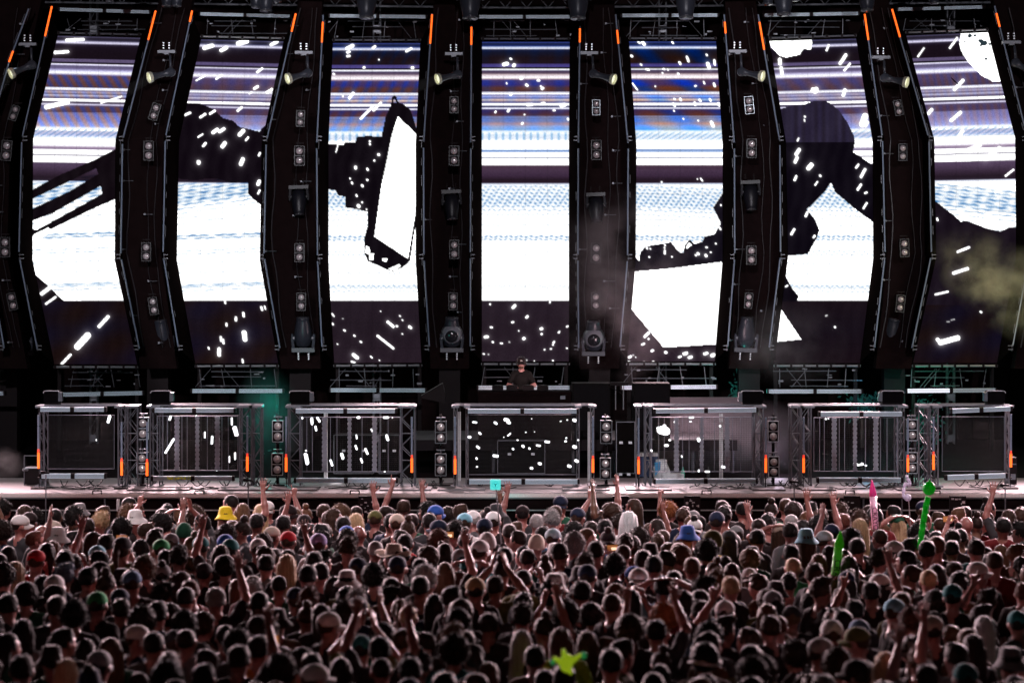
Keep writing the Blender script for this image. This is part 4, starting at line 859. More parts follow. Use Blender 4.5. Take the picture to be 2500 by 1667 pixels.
# ice bag, bottle, cooler
t = thing('ice_bag', P(1618, 1165, 38.4), 'crumpled white and blue plastic bag under the fifth truss box', 'bag'); D = 38.4
m = MB(); rr = random.Random(5)
vs = []; prof = [(0, .10), (.07, .12), (.15, .11), (.22, .075), (.27, .07)]
c = P(1615, 0, D); zb = ZS
for z, r in prof:
    for k in range(14):
        th = 2 * math.pi * k / 14; q = r * (1 + rr.uniform(-.15, .15)); vs.append((c[0] + 1.1 * q * math.cos(th), D + q * math.sin(th), zb + z))
fs = []
for j in range(4):
    for k in range(14): fs.append((j * 14 + k, j * 14 + (k + 1) % 14, (j + 1) * 14 + (k + 1) % 14, (j + 1) * 14 + k))
fs.append(tuple(range(56, 70))); m.add(vs, fs); m.build('bag_body', mat('white_plastic_bag', (.65, .68, .7), .35, noise=.2, scale=20), t)
m = MB(); m.prism([(c[0] - .11, D - .135, zb + .24), (c[0] - .02, D - .135, zb + .25), (c[0] - .03, D - .135, zb + .13), (c[0] - .10, D - .135, zb + .04)], .02); m.build('blue_print', mat('blue_print', (.02, .25, .5), .4), t)
m = MB(); m.box((c[0] + .17, D - .05, zb + .035), (.3, .2, .07)); m.build('flap', mat('white_plastic_bag', (.65, .68, .7)), t)
for k, (px, cc, n) in enumerate(((1667, (.1, .5, .35), 'green bottle standing under the fifth truss box'), (1729, (.05, .05, .05), 'dark bottle standing under the fifth truss box'))):
    p = P(px, 1167, 38.4); m = MB(); m.lathe([(.028, 0), (.03, .01), (.03, .09), (.012, .13), (.012, .16)], 12, Matrix.Translation((p[0], 38.4, ZS))); simple('bottle', n, 'bottle', m, mat('bottle%d' % k, cc, .2))
m = MB(); p = P(1583, 0, 38.5); m.box((p[0], 38.6, ZS + .16), (.26, .25, .3)); m.cur = 1; m.box((p[0], 38.6, ZS + .33), (.28, .27, .04)); o = m.build('cooler_box', [mat('cooler_blue', (.03, .06, .14), .5), PLASTW]); tag(o, 'dark blue cooler box with white lid under the fifth truss box', 'cooler')
# fog machine at the left, speaker box at the right
t = thing('fog_machine', P(78, 1180, 37.2), 'black fog machine case puffing smoke at the far left of the deck', 'fog machine')
m = MB(); p = P(77, 0, 37.2); m.box((p[0], 37.35, ZS + .13), (.2, .3, .24)); m.build('body', BLACK, t)
m = MB(); m.box((p[0], 37.19, ZS + .25), (.17, .03, .02)); m.tube((p[0] - .06, 37.2, ZS + .22), (p[0] - .1, 37.1, ZS + .23), .02); m.build('nozzle', ALU, t)
m = MB(); m.path([(p[0] - .1, 37.18, ZS), (p[0] - .1, 37.18, ZS + .42), (p[0] + .14, 37.18, ZS + .42), (p[0] + .14, 37.18, ZS)], .008); m.build('stand', DALU, t)
t = thing('power_case', P(2472, 1185, 37.2), 'small grey case at the right end of the last truss box', 'case')
m = MB(); p = P(2472, 0, 37.2); m.box((p[0], 37.35, ZS + .2), (.12, .3, .38)); m.build('body', BLACK, t); m = MB(); m.box((p[0], 37.19, ZS + .3), (.1, .02, .015)); m.box((p[0], 37.19, ZS + .12), (.08, .02, .08)); m.build('panel', DALU, t)
# deck plates under the trusses
for k, (xa_, xb_) in enumerate(((320, 470), (540, 660), (655, 780), (930, 1055), (1070, 1185), (1372, 1486), (1525, 1635), (1830, 1910), (1950, 2032), (2180, 2260))):
    m = MB(); c = P((xa_ + xb_) / 2, 0, 36.75); m.box((c[0], 36.55, ZS + .012), (pm(xb_ - xa_, 36.6), .5, .022)); simple('ballast_plate', 'flat pale deck plate under ' + ['the first gap', 'the second box right end', 'the third box left end', 'the third box right end', 'the centre box left end', 'the centre box right end', 'the fifth box left end', 'the fifth box right end', 'the sixth box left end', 'the sixth box right end'][k], 'plate', m, mat('deck_plate', (.14, .125, .13), .4, .3), 'pale plates at the stage edge')
# leafy plants behind the boxes on the right
PLM = mat('plant_leaf', (.03, .20, .17), .45, noise=.5, scale=9)
def plant(px, py, w_, h_, D, label, n=260):
    rr = random.Random(int(px)); t = thing('backstage_tree', (P(px, 0, D)[0], D, 0), label, 'tree', 'trees seen behind the stage')
    m = MB(); c = P(px, py, D); W = pm(w_, D) / 2; H = pm(h_, D) / 2
    for k in range(n):
        q = Vector((rr.gauss(0, .45) * W, rr.gauss(0, .25), rr.gauss(0, .45) * H)) + c; s = rr.uniform(.025, .06)
        d1 = Vector((rr.uniform(-1, 1), rr.uniform(-1, 1), rr.uniform(-1, 1))).normalized() * s; d2 = d1.orthogonal().normalized() * s * .45
        m.add([q - d1, q + d2, q + d1, q - d2], [(0, 1, 2, 3)])
    m.build('crown', PLM, t)
    m = MB(); m.tube((c[0], D, 0), (c[0], D, c[2]), .05, 8, .02)
    for k in range(5): m.tube((c[0], D, c[2] - H * .3), c + Vector((rr.uniform(-W, W) * .7, 0, rr.uniform(0, H))), .02, 6, .006)
    m.build('trunk', mat('bark', (.05, .035, .03), .9), t)
plant(1802, 985, 50, 110, 44.2, 'teal-lit leafy tree behind the right end of fifth truss box', 330)
plant(2255, 1035, 70, 130, 44.2, 'green-lit leafy tree in the gap before the last truss box', 420)
plant(2105, 985, 80, 60, 44.5, 'dim blue-green tree behind the sixth truss box', 260)
plant(645, 1130, 20, 60, 43, 'faint teal plant in the gap after the second truss box', 60)
def pt(loc, power, color, r=.1):  # bodiless point light, added for local glow
    l = bpy.data.lights.new('fill_point', 'POINT'); l.energy = power; l.color = color; l.shadow_soft_size = r
    o = bpy.data.objects.new('fill_point', l); COL.objects.link(o); o.location = loc; return o
pt(P(1790, 960, 42.8), 12, (.1, 1, .85)); pt(P(2255, 990, 42.6), 16, (.1, 1, .6)); pt(P(2120, 1000, 43), 8, (.1, .6, 1))
pt(P(668, 985, 38.5), 20, (.02, .9, .72)); pt(P(1250, 1228, 35.5), 1.6, (.05, .9, .8))
pt(P(2120, 1110, 38.8), 3, (.15, .6, 1)); pt(P(1660, 1000, 40.5), 24, (1, .72, .82)); pt(P(1900, 1120, 39), 6, (.9, .75, 1))
pt(P(820, 1180, 37.8), 5, (1, .9, .95)); pt(P(1250, 1185, 38.1), 6, (1, .92, .95)); pt(P(1480, 1185, 38.1), 5, (1, .92, .95))
# ------------------------------------------------------------------ stage smoke: drifting patches of real thin volume lit by small added point lights
def smoke(label, px0, px1, py0, py1, D0, D1, dens, scale, seed, col=(1, 1, 1), thr=.48):
    a = P(px0, py0, (D0 + D1) / 2); b2 = P(px1, py1, (D0 + D1) / 2)
    cx = (a[0] + b2[0]) / 2; cz = (a[2] + b2[2]) / 2; sx = b2[0] - a[0]; sz = a[2] - b2[2]
    n = 20; m = MB(); m.lathe([(math.sin(math.pi * k / 12) + .001, -math.cos(math.pi * k / 12)) for k in range(13)], n)
    o = m.build('smoke_cloud', None); o.data.materials.clear()
    o.location = (cx, (D0 + D1) / 2, cz); o.scale = (sx / 2, (D1 - D0) / 2, sz / 2)
    mt = bpy.data.materials.new('smoke'); mt.use_nodes = True; nt = mt.node_tree; nt.nodes.clear()
    ou = nt.nodes.new('ShaderNodeOutputMaterial'); pv = nt.nodes.new('ShaderNodeVolumePrincipled'); pv.inputs['Color'].default_value = (*col, 1); pv.inputs['Anisotropy'].default_value = .1
    tc = nt.nodes.new('ShaderNodeTexCoord'); no = nt.nodes.new('ShaderNodeTexNoise'); no.noise_dimensions = '4D'; no.inputs['W'].default_value = seed; no.inputs['Scale'].default_value = scale; no.inputs['Detail'].default_value = 5; no.inputs['Roughness'].default_value = .6
    vl = nt.nodes.new('ShaderNodeVectorMath'); vl.operation = 'LENGTH'
    fo = nt.nodes.new('ShaderNodeMapRange'); fo.inputs['From Min'].default_value = .25; fo.inputs['From Max'].default_value = .98; fo.inputs['To Min'].default_value = 1; fo.inputs['To Max'].default_value = 0
    mr = nt.nodes.new('ShaderNodeMapRange'); mr.inputs['From Min'].default_value = thr; mr.inputs['From Max'].default_value = thr + .25
    mu = nt.nodes.new('ShaderNodeMath'); mu.operation = 'MULTIPLY'; mu2 = nt.nodes.new('ShaderNodeMath'); mu2.operation = 'MULTIPLY'; mu2.inputs[1].default_value = dens
    L = nt.links.new
    mp = nt.nodes.new('ShaderNodeMapping'); mp.inputs['Scale'].default_value = (sx / 2, (D1 - D0) / 2, sz / 2); L(tc.outputs['Object'], mp.inputs['Vector']); L(mp.outputs[0], no.inputs['Vector']); L(tc.outputs['Object'], vl.inputs[0]); L(vl.outputs['Value'], fo.inputs['Value']); L(no.outputs[0], mr.inputs['Value'])
    L(mr.outputs[0], mu.inputs[0]); L(fo.outputs[0], mu.inputs[1]); L(mu.outputs[0], mu2.inputs[0]); L(mu2.outputs[0], pv.inputs['Density']); L(pv.outputs[0], ou.inputs['Volume'])
    o.data.materials.append(mt); tag(o, label, 'smoke', kind='stuff'); return o
o_ = smoke('pale yellowish smoke drifting over the right end of the stage', 2225, 2740, 600, 830, 40.2, 41.6, 1.7, 2.3, 3.1, (.95, .88, .62), .45); o_.rotation_euler = (0, R(33), 0)
smoke('pinkish smoke drifting up right of the centre screen', 1340, 1720, 430, 990, 40.8, 42.2, .8, 1.2, 7.7, (1, .8, .86), .42)
smoke('faint smoke in front of the helmet screen bottom', 1760, 2080, 720, 960, 40.8, 42.0, .35, 1.6, 1.7, (1, .85, .9), .42)
smoke('teal lit smoke behind the second truss box right end', 560, 740, 880, 1190, 38.3, 39.6, .16, 1.3, 2.2, (.5, 1, .95), .25)
smoke('thin mauve smoke behind the fifth and sixth truss boxes', 1560, 2020, 960, 1180, 38.6, 40.6, .35, 1.2, 5.2, (1, .85, .95), .3)
smoke('white smoke puff blown left from the fog machine', -60, 70, 1085, 1180, 36.9, 37.4, .35, 6, 9.2, (1, 1, 1), .36)
def pt(loc, power, color, r=.1):
    l = bpy.data.lights.new('fill_point', 'POINT'); l.energy = power; l.color = color; l.shadow_soft_size = r
    o = bpy.data.objects.new('fill_point', l); COL.objects.link(o); o.location = loc; return o
pt(P(2400, 690, 40.0), 60, (1, .92, .6), .3); pt(P(1600, 900, 40.6), 60, (1, .70, .74), .3)  # added to light the smoke, no fixture here
#PEOPLE
# ------------------------------------------------------------------ people: one implicit surface per body, meshed once, shared by copies
def rc_d(X, Y, Z, a, b, r1, r2):
    ax, ay, az = a; d = np.array(b, float) - np.array(a, float); L = max(1e-9, float(d @ d))
    t = np.clip(((X - ax) * d[0] + (Y - ay) * d[1] + (Z - az) * d[2]) / L, 0, 1)
    return np.sqrt((X - ax - t * d[0]) ** 2 + (Y - ay - t * d[1]) ** 2 + (Z - az - t * d[2]) ** 2) - (r1 + (r2 - r1) * t)
def el_d(X, Y, Z, c, r):
    x = (X - c[0]) / r[0]; y = (Y - c[1]) / r[1]; z = (Z - c[2]) / r[2]
    k0 = np.sqrt(x * x + y * y + z * z); k1 = np.sqrt((x / r[0]) ** 2 + (y / r[1]) ** 2 + (z / r[2]) ** 2) + 1e-9
    return k0 * (k0 - 1) / k1
def smin(a, b, k):
    h = np.clip(k - np.abs(a - b), 0, None) / k; return np.minimum(a, b) - h * h * k * .25
def prim_box(p):
    if p[0] == 'r':
        _, a, b, r1, r2 = p[:5]; r = max(r1, r2); a = np.array(a); b = np.array(b); return np.minimum(a, b) - r, np.maximum(a, b) + r
    _, c, r = p[:3]; c = np.array(c); r = np.array(r); return c - r, c + r
def sdf_mesh(prims, vox, k=.03, subs=(), cuts=(), disp=None):
    """prims: ('r',a,b,r1,r2[,k]) tapered capsules / ('e',centre,radii[,k]); subs the same, carved away; cuts: f(X,Y,Z) kept where negative"""
    bx = [prim_box(p) for p in prims]; lo = np.min([b[0] for b in bx], 0) - 3 * vox; hi = np.max([b[1] for b in bx], 0) + 3 * vox
    n = np.ceil((hi - lo) / vox).astype(int) + 1
    ax = [lo[i] + vox * np.arange(n[i]) for i in range(3)]
    G = np.full(n, .08, np.float32)
    def sl(b, m):
        i0 = np.clip(((b[0] - m - lo) / vox).astype(int), 0, n - 1); i1 = np.clip(((b[1] + m - lo) / vox).astype(int) + 2, 1, n); return i0, i1
    for lst, sign in ((prims, 1), (subs, -1)):
        for p in lst:
            kk = p[-1] if (p[0] == 'r' and len(p) > 5) or (p[0] == 'e' and len(p) > 3) else k
            i0, i1 = sl(prim_box(p), kk + .02)
            if np.any(i1 <= i0): continue
            X, Y, Z = np.meshgrid(ax[0][i0[0]:i1[0]], ax[1][i0[1]:i1[1]], ax[2][i0[2]:i1[2]], indexing='ij', sparse=True)
            d = rc_d(X, Y, Z, *p[1:5]) if p[0] == 'r' else el_d(X, Y, Z, p[1], p[2])
            g = G[i0[0]:i1[0], i0[1]:i1[1], i0[2]:i1[2]]
            g[...] = smin(g, d, kk) if sign == 1 else -smin(-g, d, kk)
    X, Y, Z = np.meshgrid(*ax, indexing='ij', sparse=True)
    for c in cuts: G = np.maximum(G, c(X, Y, Z))
    if disp is not None: G = G + disp(X, Y, Z)
    # surface nets
    s = G < 0
    cn = n - 1; acc = np.zeros((*cn, 3), np.float32); cnt = np.zeros(cn, np.float32)
    def corner(o): return tuple(slice(o[i], o[i] + cn[i]) for i in range(3))
    E = []
    for a in range(3):
        for o in [(p, q) for p in (0, 1) for q in (0, 1)]:
            c0 = [0, 0, 0]; j = [i for i in range(3) if i != a]; c0[j[0]], c0[j[1]] = o; c1 = list(c0); c1[a] = 1
            E.append((a, tuple(c0), tuple(c1)))
    for a, c0, c1 in E:
        g0 = G[corner(c0)]; g1 = G[corner(c1)]; m = (g0 < 0) != (g1 < 0)
        t = np.where(m, g0 / np.where(m, g0 - g1, 1), 0)
        for i in range(3): acc[..., i] += m * (c0[i] + (t if i == a else 0))
        cnt += m
    act = cnt > 0; idx = np.full(cn, -1, np.int64); ids = np.argwhere(act); idx[act] = np.arange(len(ids))
    V = lo + vox * (ids + acc[act] / cnt[act][:, None])
    Q = []
    for a in range(3):
        b_, c_ = (a + 1) % 3, (a + 2) % 3
        g0 = [slice(None)] * 3; g1 = [slice(None)] * 3; g0[a] = slice(0, -1); g1[a] = slice(1, None)
        e = np.argwhere(s[tuple(g0)] != s[tuple(g1)])
        e = e[(e[:, b_] > 0) & (e[:, c_] > 0) & (e[:, b_] < cn[b_]) & (e[:, c_] < cn[c_])]
        if not len(e): continue
        f = s[tuple(g0)][tuple(e.T)]
        def cell(db, dc): q = e.copy(); q[:, b_] -= db; q[:, c_] -= dc; return idx[tuple(q.T)]
        q = np.stack([cell(1, 1), cell(0, 1), cell(0, 0), cell(1, 0)], 1)
        q[~f] = q[~f][:, ::-1]; Q.append(q)
    Q = np.concatenate(Q); Q = Q[(Q >= 0).all(1)]
    return V, Q
def mk(name, V, Q, m):
    me = bpy.data.meshes.new(name); set_mesh(me, V, Q, smooth=True)
    for k in (m if isinstance(m, (list, tuple)) else [m]): me.materials.append(k)
    return me

def hand(w_, d, side, n_, curl=.35, spread=.35, fingers=(1, 1, 1, 1), s=1.0):
    """palm, four fingers of different lengths and a thumb. w_ wrist, d direction, n_ palm normal, side +1/-1 where the thumb is"""
    w_ = Vector(w_); d = Vector(d).normalized(); n_ = Vector(n_); n_ = (n_ - d * n_.dot(d)).normalized(); x = d.cross(n_) * side
    out = []
    for k in range(4):
        o = (1.5 - k) * .0185 * s
        out.append(('r', tuple(w_ + d * .01 + x * o * .55), tuple(w_ + d * .085 * s + x * o), .013, .0125, .012))
    L = (.066, .075, .070, .055)
    for k in range(4):
        o = (1.5 - k) * .0185 * s; base = w_ + d * .088 * s + x * o
        fd = (d + x * (1.5 - k) * .13 * spread * 2).normalized(); c = curl if fingers[k] else 2.0
        p1 = base + (fd * math.cos(c * .5) + n_ * math.sin(c * .5)) * L[k] * .5 * s
        p2 = p1 + (fd * math.cos(c * 1.3) + n_ * math.sin(c * 1.3)) * L[k] * .55 * s
        out += [('r', tuple(base), tuple(p1), .0098, .0090, .004), ('r', tuple(p1), tuple(p2), .0090, .0075, .004)]
    tb = w_ + d * .025 * s + x * .028 * s; t1 = tb + (x * .75 + d * .6 + n_ * .25).normalized() * .045 * s; t2 = t1 + (x * .35 + d * .9 + n_ * .2).normalized() * .035 * s
    out += [('r', tuple(tb), tuple(t1), .0125, .0105, .01), ('r', tuple(t1), tuple(t2), .0105, .0085, .004)]
    return out
def head_prims(dx=0, nod=0):
    return [('e', (0, -.012, 1.655), (.076, .096, .092)), ('e', (0, .022, 1.605), (.056, .068, .068)), ('r', (0, .03, 1.565), (0, .06, 1.562), .03, .024, .03), ('r', (0, .078, 1.648), (0, .099, 1.615), .008, .0135, .014), ('r', (-.028, .075, 1.672), (.028, .075, 1.672), .012, .012, .02),
            ('r', (-.018, .083, 1.583), (.018, .083, 1.583), .008, .008, .010), ('e', (.083, -.008, 1.632), (.012, .020, .031), .008), ('e', (-.083, -.008, 1.632), (.012, .020, .031), .008), ('r', (0, -.022, 1.44), (0, -.006, 1.57), .060, .053, .03)]
HEADSUB = [('e', (.032, .094, 1.650), (.017, .014, .012), .012), ('e', (-.032, .094, 1.650), (.017, .014, .012), .012), ('e', (0, .103, 1.592), (.024, .012, .003), .006)]
EYES = [('e', (.031, .080, 1.650), (.013, .012, .010), .002), ('e', (-.031, .080, 1.650), (.013, .012, .010), .002)]
def torso(f=0):
    return [('e', (0, 0, .97), (.155, .108, .13)), ('e', (0, 0, 1.12), (.135, .092, .16)), ('e', (0, .005, 1.29), (.168 - .015 * f, .112, .17)), ('r', (-.13, -.01, 1.425), (.13, -.01, 1.425), .052, .052, .05), ('r', (-.06, -.02, 1.46), (.06, -.02, 1.46), .045, .045, .05)]
def legs():
    o = []
    for s in (-1, 1):
        o += [('r', (.088 * s, 0, .92), (.098 * s, .012, .50), .088, .058), ('r', (.098 * s, .012, .50), (.100 * s, -.015, .30), .056, .055), ('r', (.100 * s, -.015, .30), (.102 * s, -.01, .07), .052, .036), ('r', (.102 * s, -.03, .04), (.115 * s, .14, .032), .040, .032)]
    return o
POSE = {  # (right elbow, right wrist, right palm dir), left...; shoulder at (+-.185, -.01, 1.42)
 'down': (((.245, -.05, 1.15), (.215, .09, .94), 'h0'), ((-.245, -.05, 1.15), (-.215, .09, .94), 'h0')),
 'crossed': (((.25, .0, 1.16), (.02, .20, 1.17), 'h1'), ((-.25, .0, 1.16), (-.02, .19, 1.22), 'h1')),
 'raise_r': (((.27, .07, 1.66), (.20, .12, 1.92), 'open'), ((-.245, -.05, 1.15), (-.215, .09, .94), 'h0')),
 'raise_l': (((.245, -.05, 1.15), (.215, .09, .94), 'h0'), ((-.27, .07, 1.66), (-.20, .12, 1.92), 'open')),
 'point_r': (((.33, .06, 1.60), (.47, .11, 1.80), 'point'), ((-.245, -.05, 1.15), (-.215, .09, .94), 'h0')),
 'point_l': (((.245, -.05, 1.15), (.215, .09, .94), 'h0'), ((-.33, .06, 1.60), (-.42, .11, 1.83), 'point')),
 'raise_both': (((.28, .06, 1.66), (.21, .14, 1.90), 'open'), ((-.28, .06, 1.66), (-.21, .14, 1.93), 'point')),
 'head_hands': (((.34, .05, 1.60), (.12, -.06, 1.735), 'top'), ((-.34, .05, 1.60), (-.12, -.06, 1.735), 'top')),
 'phone': (((.22, .20, 1.40), (.075, .33, 1.62), 'hold'), ((-.22, .20, 1.40), (-.075, .33, 1.62), 'hold')),
 'clap': (((.27, .12, 1.60), (.075, .19, 1.83), 'in'), ((-.27, .12, 1.60), (-.075, .19, 1.83), 'in')),
 'desk': (((.29, .03, 1.17), (.15, .30, 1.165), 'flat'), ((-.29, .03, 1.17), (-.17, .28, 1.165), 'flat')),
}
def arm_prims(pose, sleeve=False):
    o = []; sl_ = []
    for s, (e, w_, h) in zip((1, -1), POSE[pose]):
        sh = (.165 * s, -.01, 1.42) if e[2] < 1.5 else (.165 * s, .0, 1.44)
        o += [('r', sh, e, .052, .040, .04), ('r', e, tuple(np.array(e) + (np.array(w_) - np.array(e)) * .35), .040, .041, .02), ('r', tuple(np.array(e) + (np.array(w_) - np.array(e)) * .35), w_, .041, .026, .02)]
        sl_ += [('r', sh, tuple(np.array(sh) + (np.array(e) - np.array(sh)) * .68), .066, .062, .03)]
        d = np.array(w_) - np.array(e)
        if h == 'h0': o += hand(w_, d + np.array((0, .05, -.2)), -s, (-s, .3, 0), .6, .2)
        elif h == 'h1': o += hand(w_, (-s, .1, 0), 1, (0, -1, 0), .5, .2)
        elif h == 'open': o += hand(w_, d * .3 + np.array((0, 0, .3)), -s, (0, 1, 0), .18, .9)
        elif h == 'point': o += hand(w_, d * .4 + np.array((0, 0, .25)), -s, (0, 1, 0), .05, .3, (1, 0, 0, 0))
        elif h == 'top': o += hand(w_, (-s, -.1, .25), 1, (0, 0, -1), .35, .4)
        elif h == 'hold': o += hand(w_, (-s * .25, .1, 1), s, (-s, .4, 0), 1.0, .1)
        elif h == 'in': o += hand(w_, (-s * .2, 0, 1), -s, (-s, .3, 0), .3, .5)
        elif h == 'flat': o += hand(w_, (-s * .3, 1, -.15), -s, (0, 0, -1), .35, .5)
    return o, sl_
SKIN = {'fair': (.47, .215, .195), 'light': (.39, .165, .145), 'tan': (.27, .105, .085), 'brown': (.17, .085, .055), 'dark': (.075, .038, .026)}
def skin_mat(n): return mat('skin_' + n, SKIN[n], .42, noise=.12, scale=30, spec=.6)
CLR = {'deep black': (.005, .004, .004), 'black': (.018, .011, .012), 'charcoal': (.04, .04, .045), 'navy': (.012, .02, .05), 'dark red': (.14, .012, .015), 'white': (.72, .70, .70), 'grey': (.22, .22, .23), 'light grey': (.42, .42, .43),
       'turquoise': (.05, .46, .55), 'green': (.03, .30, .10), 'dark green': (.015, .09, .05), 'teal': (.015, .15, .16), 'blue': (.03, .10, .42), 'light blue': (.22, .50, .62), 'yellow': (.72, .52, .02), 'red': (.45, .012, .02),
       'beige': (.52, .43, .36), 'brown': (.10, .05, .03), 'olive': (.12, .12, .04), 'purple': (.30, .26, .50), 'pink': (.6, .12, .25), 'tan': (.45, .33, .18), 'silver': (.55, .56, .58), 'lime': (.35, .6, .03), 'denim blue': (.10, .18, .30), 'orange': (.55, .17, .02), 'patterned': (.35, .45, .5)}
def cloth_mat(n): return mat('cloth_' + n.replace(' ', '_'), CLR[n], .8, noise=.55 if n in ('patterned', 'purple', 'silver') else .18, scale=16, spec=.25)
HC = {'black': (.006, .0045, .005), 'dark brown': (.016, .008, .006), 'brown': (.042, .02, .012), 'light brown': (.11, .055, .03), 'blonde': (.48, .33, .19), 'grey': (.28, .27, .27), 'ginger': (.30, .10, .035), 'blue-grey': (.08, .11, .16), 'silver': (.6, .62, .66), 'reddish': (.09, .025, .015)}
def hair_mat(n):
    if 'hair_' + n in MATS: return MATS['hair_' + n]
    m = mat('hair_' + n, HC[n], .62, noise=.6, scale=90, spec=.28); b = m.node_tree.nodes['Principled BSDF']; b.inputs['Sheen Weight'].default_value = .12; b.inputs['Sheen Roughness'].default_value = .3; return m
nz = lambda X, Y, Z, f, a: a * (np.sin(X * f + .6 * Y * f + .8 * np.sin(Z * f * .6)) * np.sin(Z * f * .8 - .5 * X * f + 1) + np.sin(Y * f * .9 + Z * f * .55 + 2) * np.sin(X * f * .7 - Z * f * .6) + .4 * np.sin(X * f * 2.1) * np.sin(Z * f * 1.9 + Y * f))
def face_cut(z0, y0): return lambda X, Y, Z: -np.maximum(z0 - Z + .0 * X, -1e3) if False else np.minimum(np.maximum(Z * 0 + X * 0 + (Y - y0), (1.69 - Z) * .8), .05)
def hair_shape(kind, v):
    hd = (0, -.018, 1.662); P_ = []; cuts = []; dsp = None
    fc = lambda X, Y, Z: np.minimum(Y - .045, 1.705 - Z) + 0 * X           # face opening: forward AND below hairline
    nk = lambda X, Y, Z: (1.60 - 1.5 * np.minimum(Y + .06, 0) * 0 + .25 * (Y + .1) - Z) + 0 * X                        # neckline
    if kind == 'buzz': P_ = [('e', hd, (.083, .101, .092)), ('e', (0, -.022, 1.695), (.077, .09, .060))]; cuts = [fc, nk]
    elif kind == 'short': P_ = [('e', hd, (.088, .105, .099)), ('e', (0, -.022, 1.700), (.082, .094, .062)), ('r', (-.035, .02, 1.738), (.035, .02, 1.738), .028, .028)]; cuts = [fc, nk]; dsp = lambda X, Y, Z: nz(X, Y, Z, 150, .0022)
    elif kind == 'messy': P_ = [('e', (0, -.015, 1.672), (.095, .112, .110)), ('e', (.02, .04, 1.755), (.06, .06, .035))]; cuts = [fc, nk]; dsp = lambda X, Y, Z: nz(X, Y, Z, 95, .0055)
    elif kind == 'curly': P_ = [('e', (0, -.025, 1.675), (.118, .130, .120))]; cuts = [fc, lambda X, Y, Z: 1.56 - Z + 0 * X + 0 * Y]; dsp = lambda X, Y, Z: nz(X, Y, Z, 135, .0065)
    elif kind == 'bun': P_ = [('e', hd, (.085, .103, .102)), ('e', (0, -.06, 1.79), (.045, .045, .04))]; cuts = [fc, nk]; dsp = lambda X, Y, Z: nz(X, Y, Z, 120, .003)
    elif kind == 'ponytail': P_ = [('e', hd, (.085, .103, .102)), ('r', (0, -.115, 1.70), (0, -.15, 1.62), .03, .036), ('r', (0, -.15, 1.62), (0, -.13, 1.42), .036, .015)]; cuts = [fc]; dsp = lambda X, Y, Z: nz(X, Y, Z, 120, .003)
    elif kind == 'long': P_ = [('e', hd, (.088, .106, .103)), ('r', (-.045, -.055, 1.62), (-.06, -.075, 1.33), .058, .05), ('r', (.045, -.055, 1.62), (.06, -.075, 1.35), .058, .045), ('r', (0, -.075, 1.62), (0, -.10, 1.32), .06, .05)]; cuts = [lambda X, Y, Z: np.minimum(Y - .04, 1.71 - Z) + 0 * X]; dsp = lambda X, Y, Z: .004 * np.sin(X * 190 + Y * 60) + 0 * Z
    elif kind == 'veil': P_ = [('e', (0, -.02, 1.67), (.105, .12, .12)), ('r', (0, -.05, 1.62), (0, -.10, 1.25), .11, .16)]; cuts = [lambda X, Y, Z: np.minimum(Y - .05, 1.71 - Z) + 0 * X]; dsp = lambda X, Y, Z: .005 * np.sin(X * 120) + 0 * Y + 0 * Z
    V, Q = sdf_mesh(P_, v, .02, cuts=cuts, disp=dsp)
    if v > .01 or kind == 'veil': return V, Q
    # loose strands standing off the surface
    ns, ln = {'buzz': (900, .006), 'short': (1500, .013), 'messy': (1700, .028), 'curly': (2000, .026), 'long': (1600, .022), 'bun': (1300, .016), 'ponytail': (1300, .018)}[kind]
    g = np.random.default_rng(len(kind) * 7 + ns); fi = g.integers(0, len(Q), ns); A = V[Q[fi, 0]]; e1 = V[Q[fi, 2]] - A; e2 = V[Q[fi, 3]] - V[Q[fi, 1]]
    nn = np.cross(e1, e2); nn /= np.linalg.norm(nn, axis=1, keepdims=True) + 1e-9
    cen = V.mean(0); flip = np.sign(((A - cen) * nn).sum(1)); nn *= np.where(flip == 0, 1, flip)[:, None]
    rd = g.normal(0, 1, (ns, 3)); d = nn * .55 + rd * .32 + np.array([0, 0, -.35 if kind != 'messy' else .1]); d /= np.linalg.norm(d, axis=1, keepdims=True)
    L = ln * g.uniform(.4, 1.25, ns)[:, None]; sd = np.cross(d, nn); sd /= np.linalg.norm(sd, axis=1, keepdims=True) + 1e-9
    p0 = A - nn * .002; wdt = .0022 if kind != 'curly' else .0032
    S4 = np.stack([p0 - sd * wdt, p0 + sd * wdt, p0 + d * L + sd * wdt * .3, p0 + d * L - sd * wdt * .3], 1).reshape(-1, 3)
    return np.concatenate([V, S4]), np.concatenate([Q, np.arange(ns * 4).reshape(-1, 4) + len(V)])
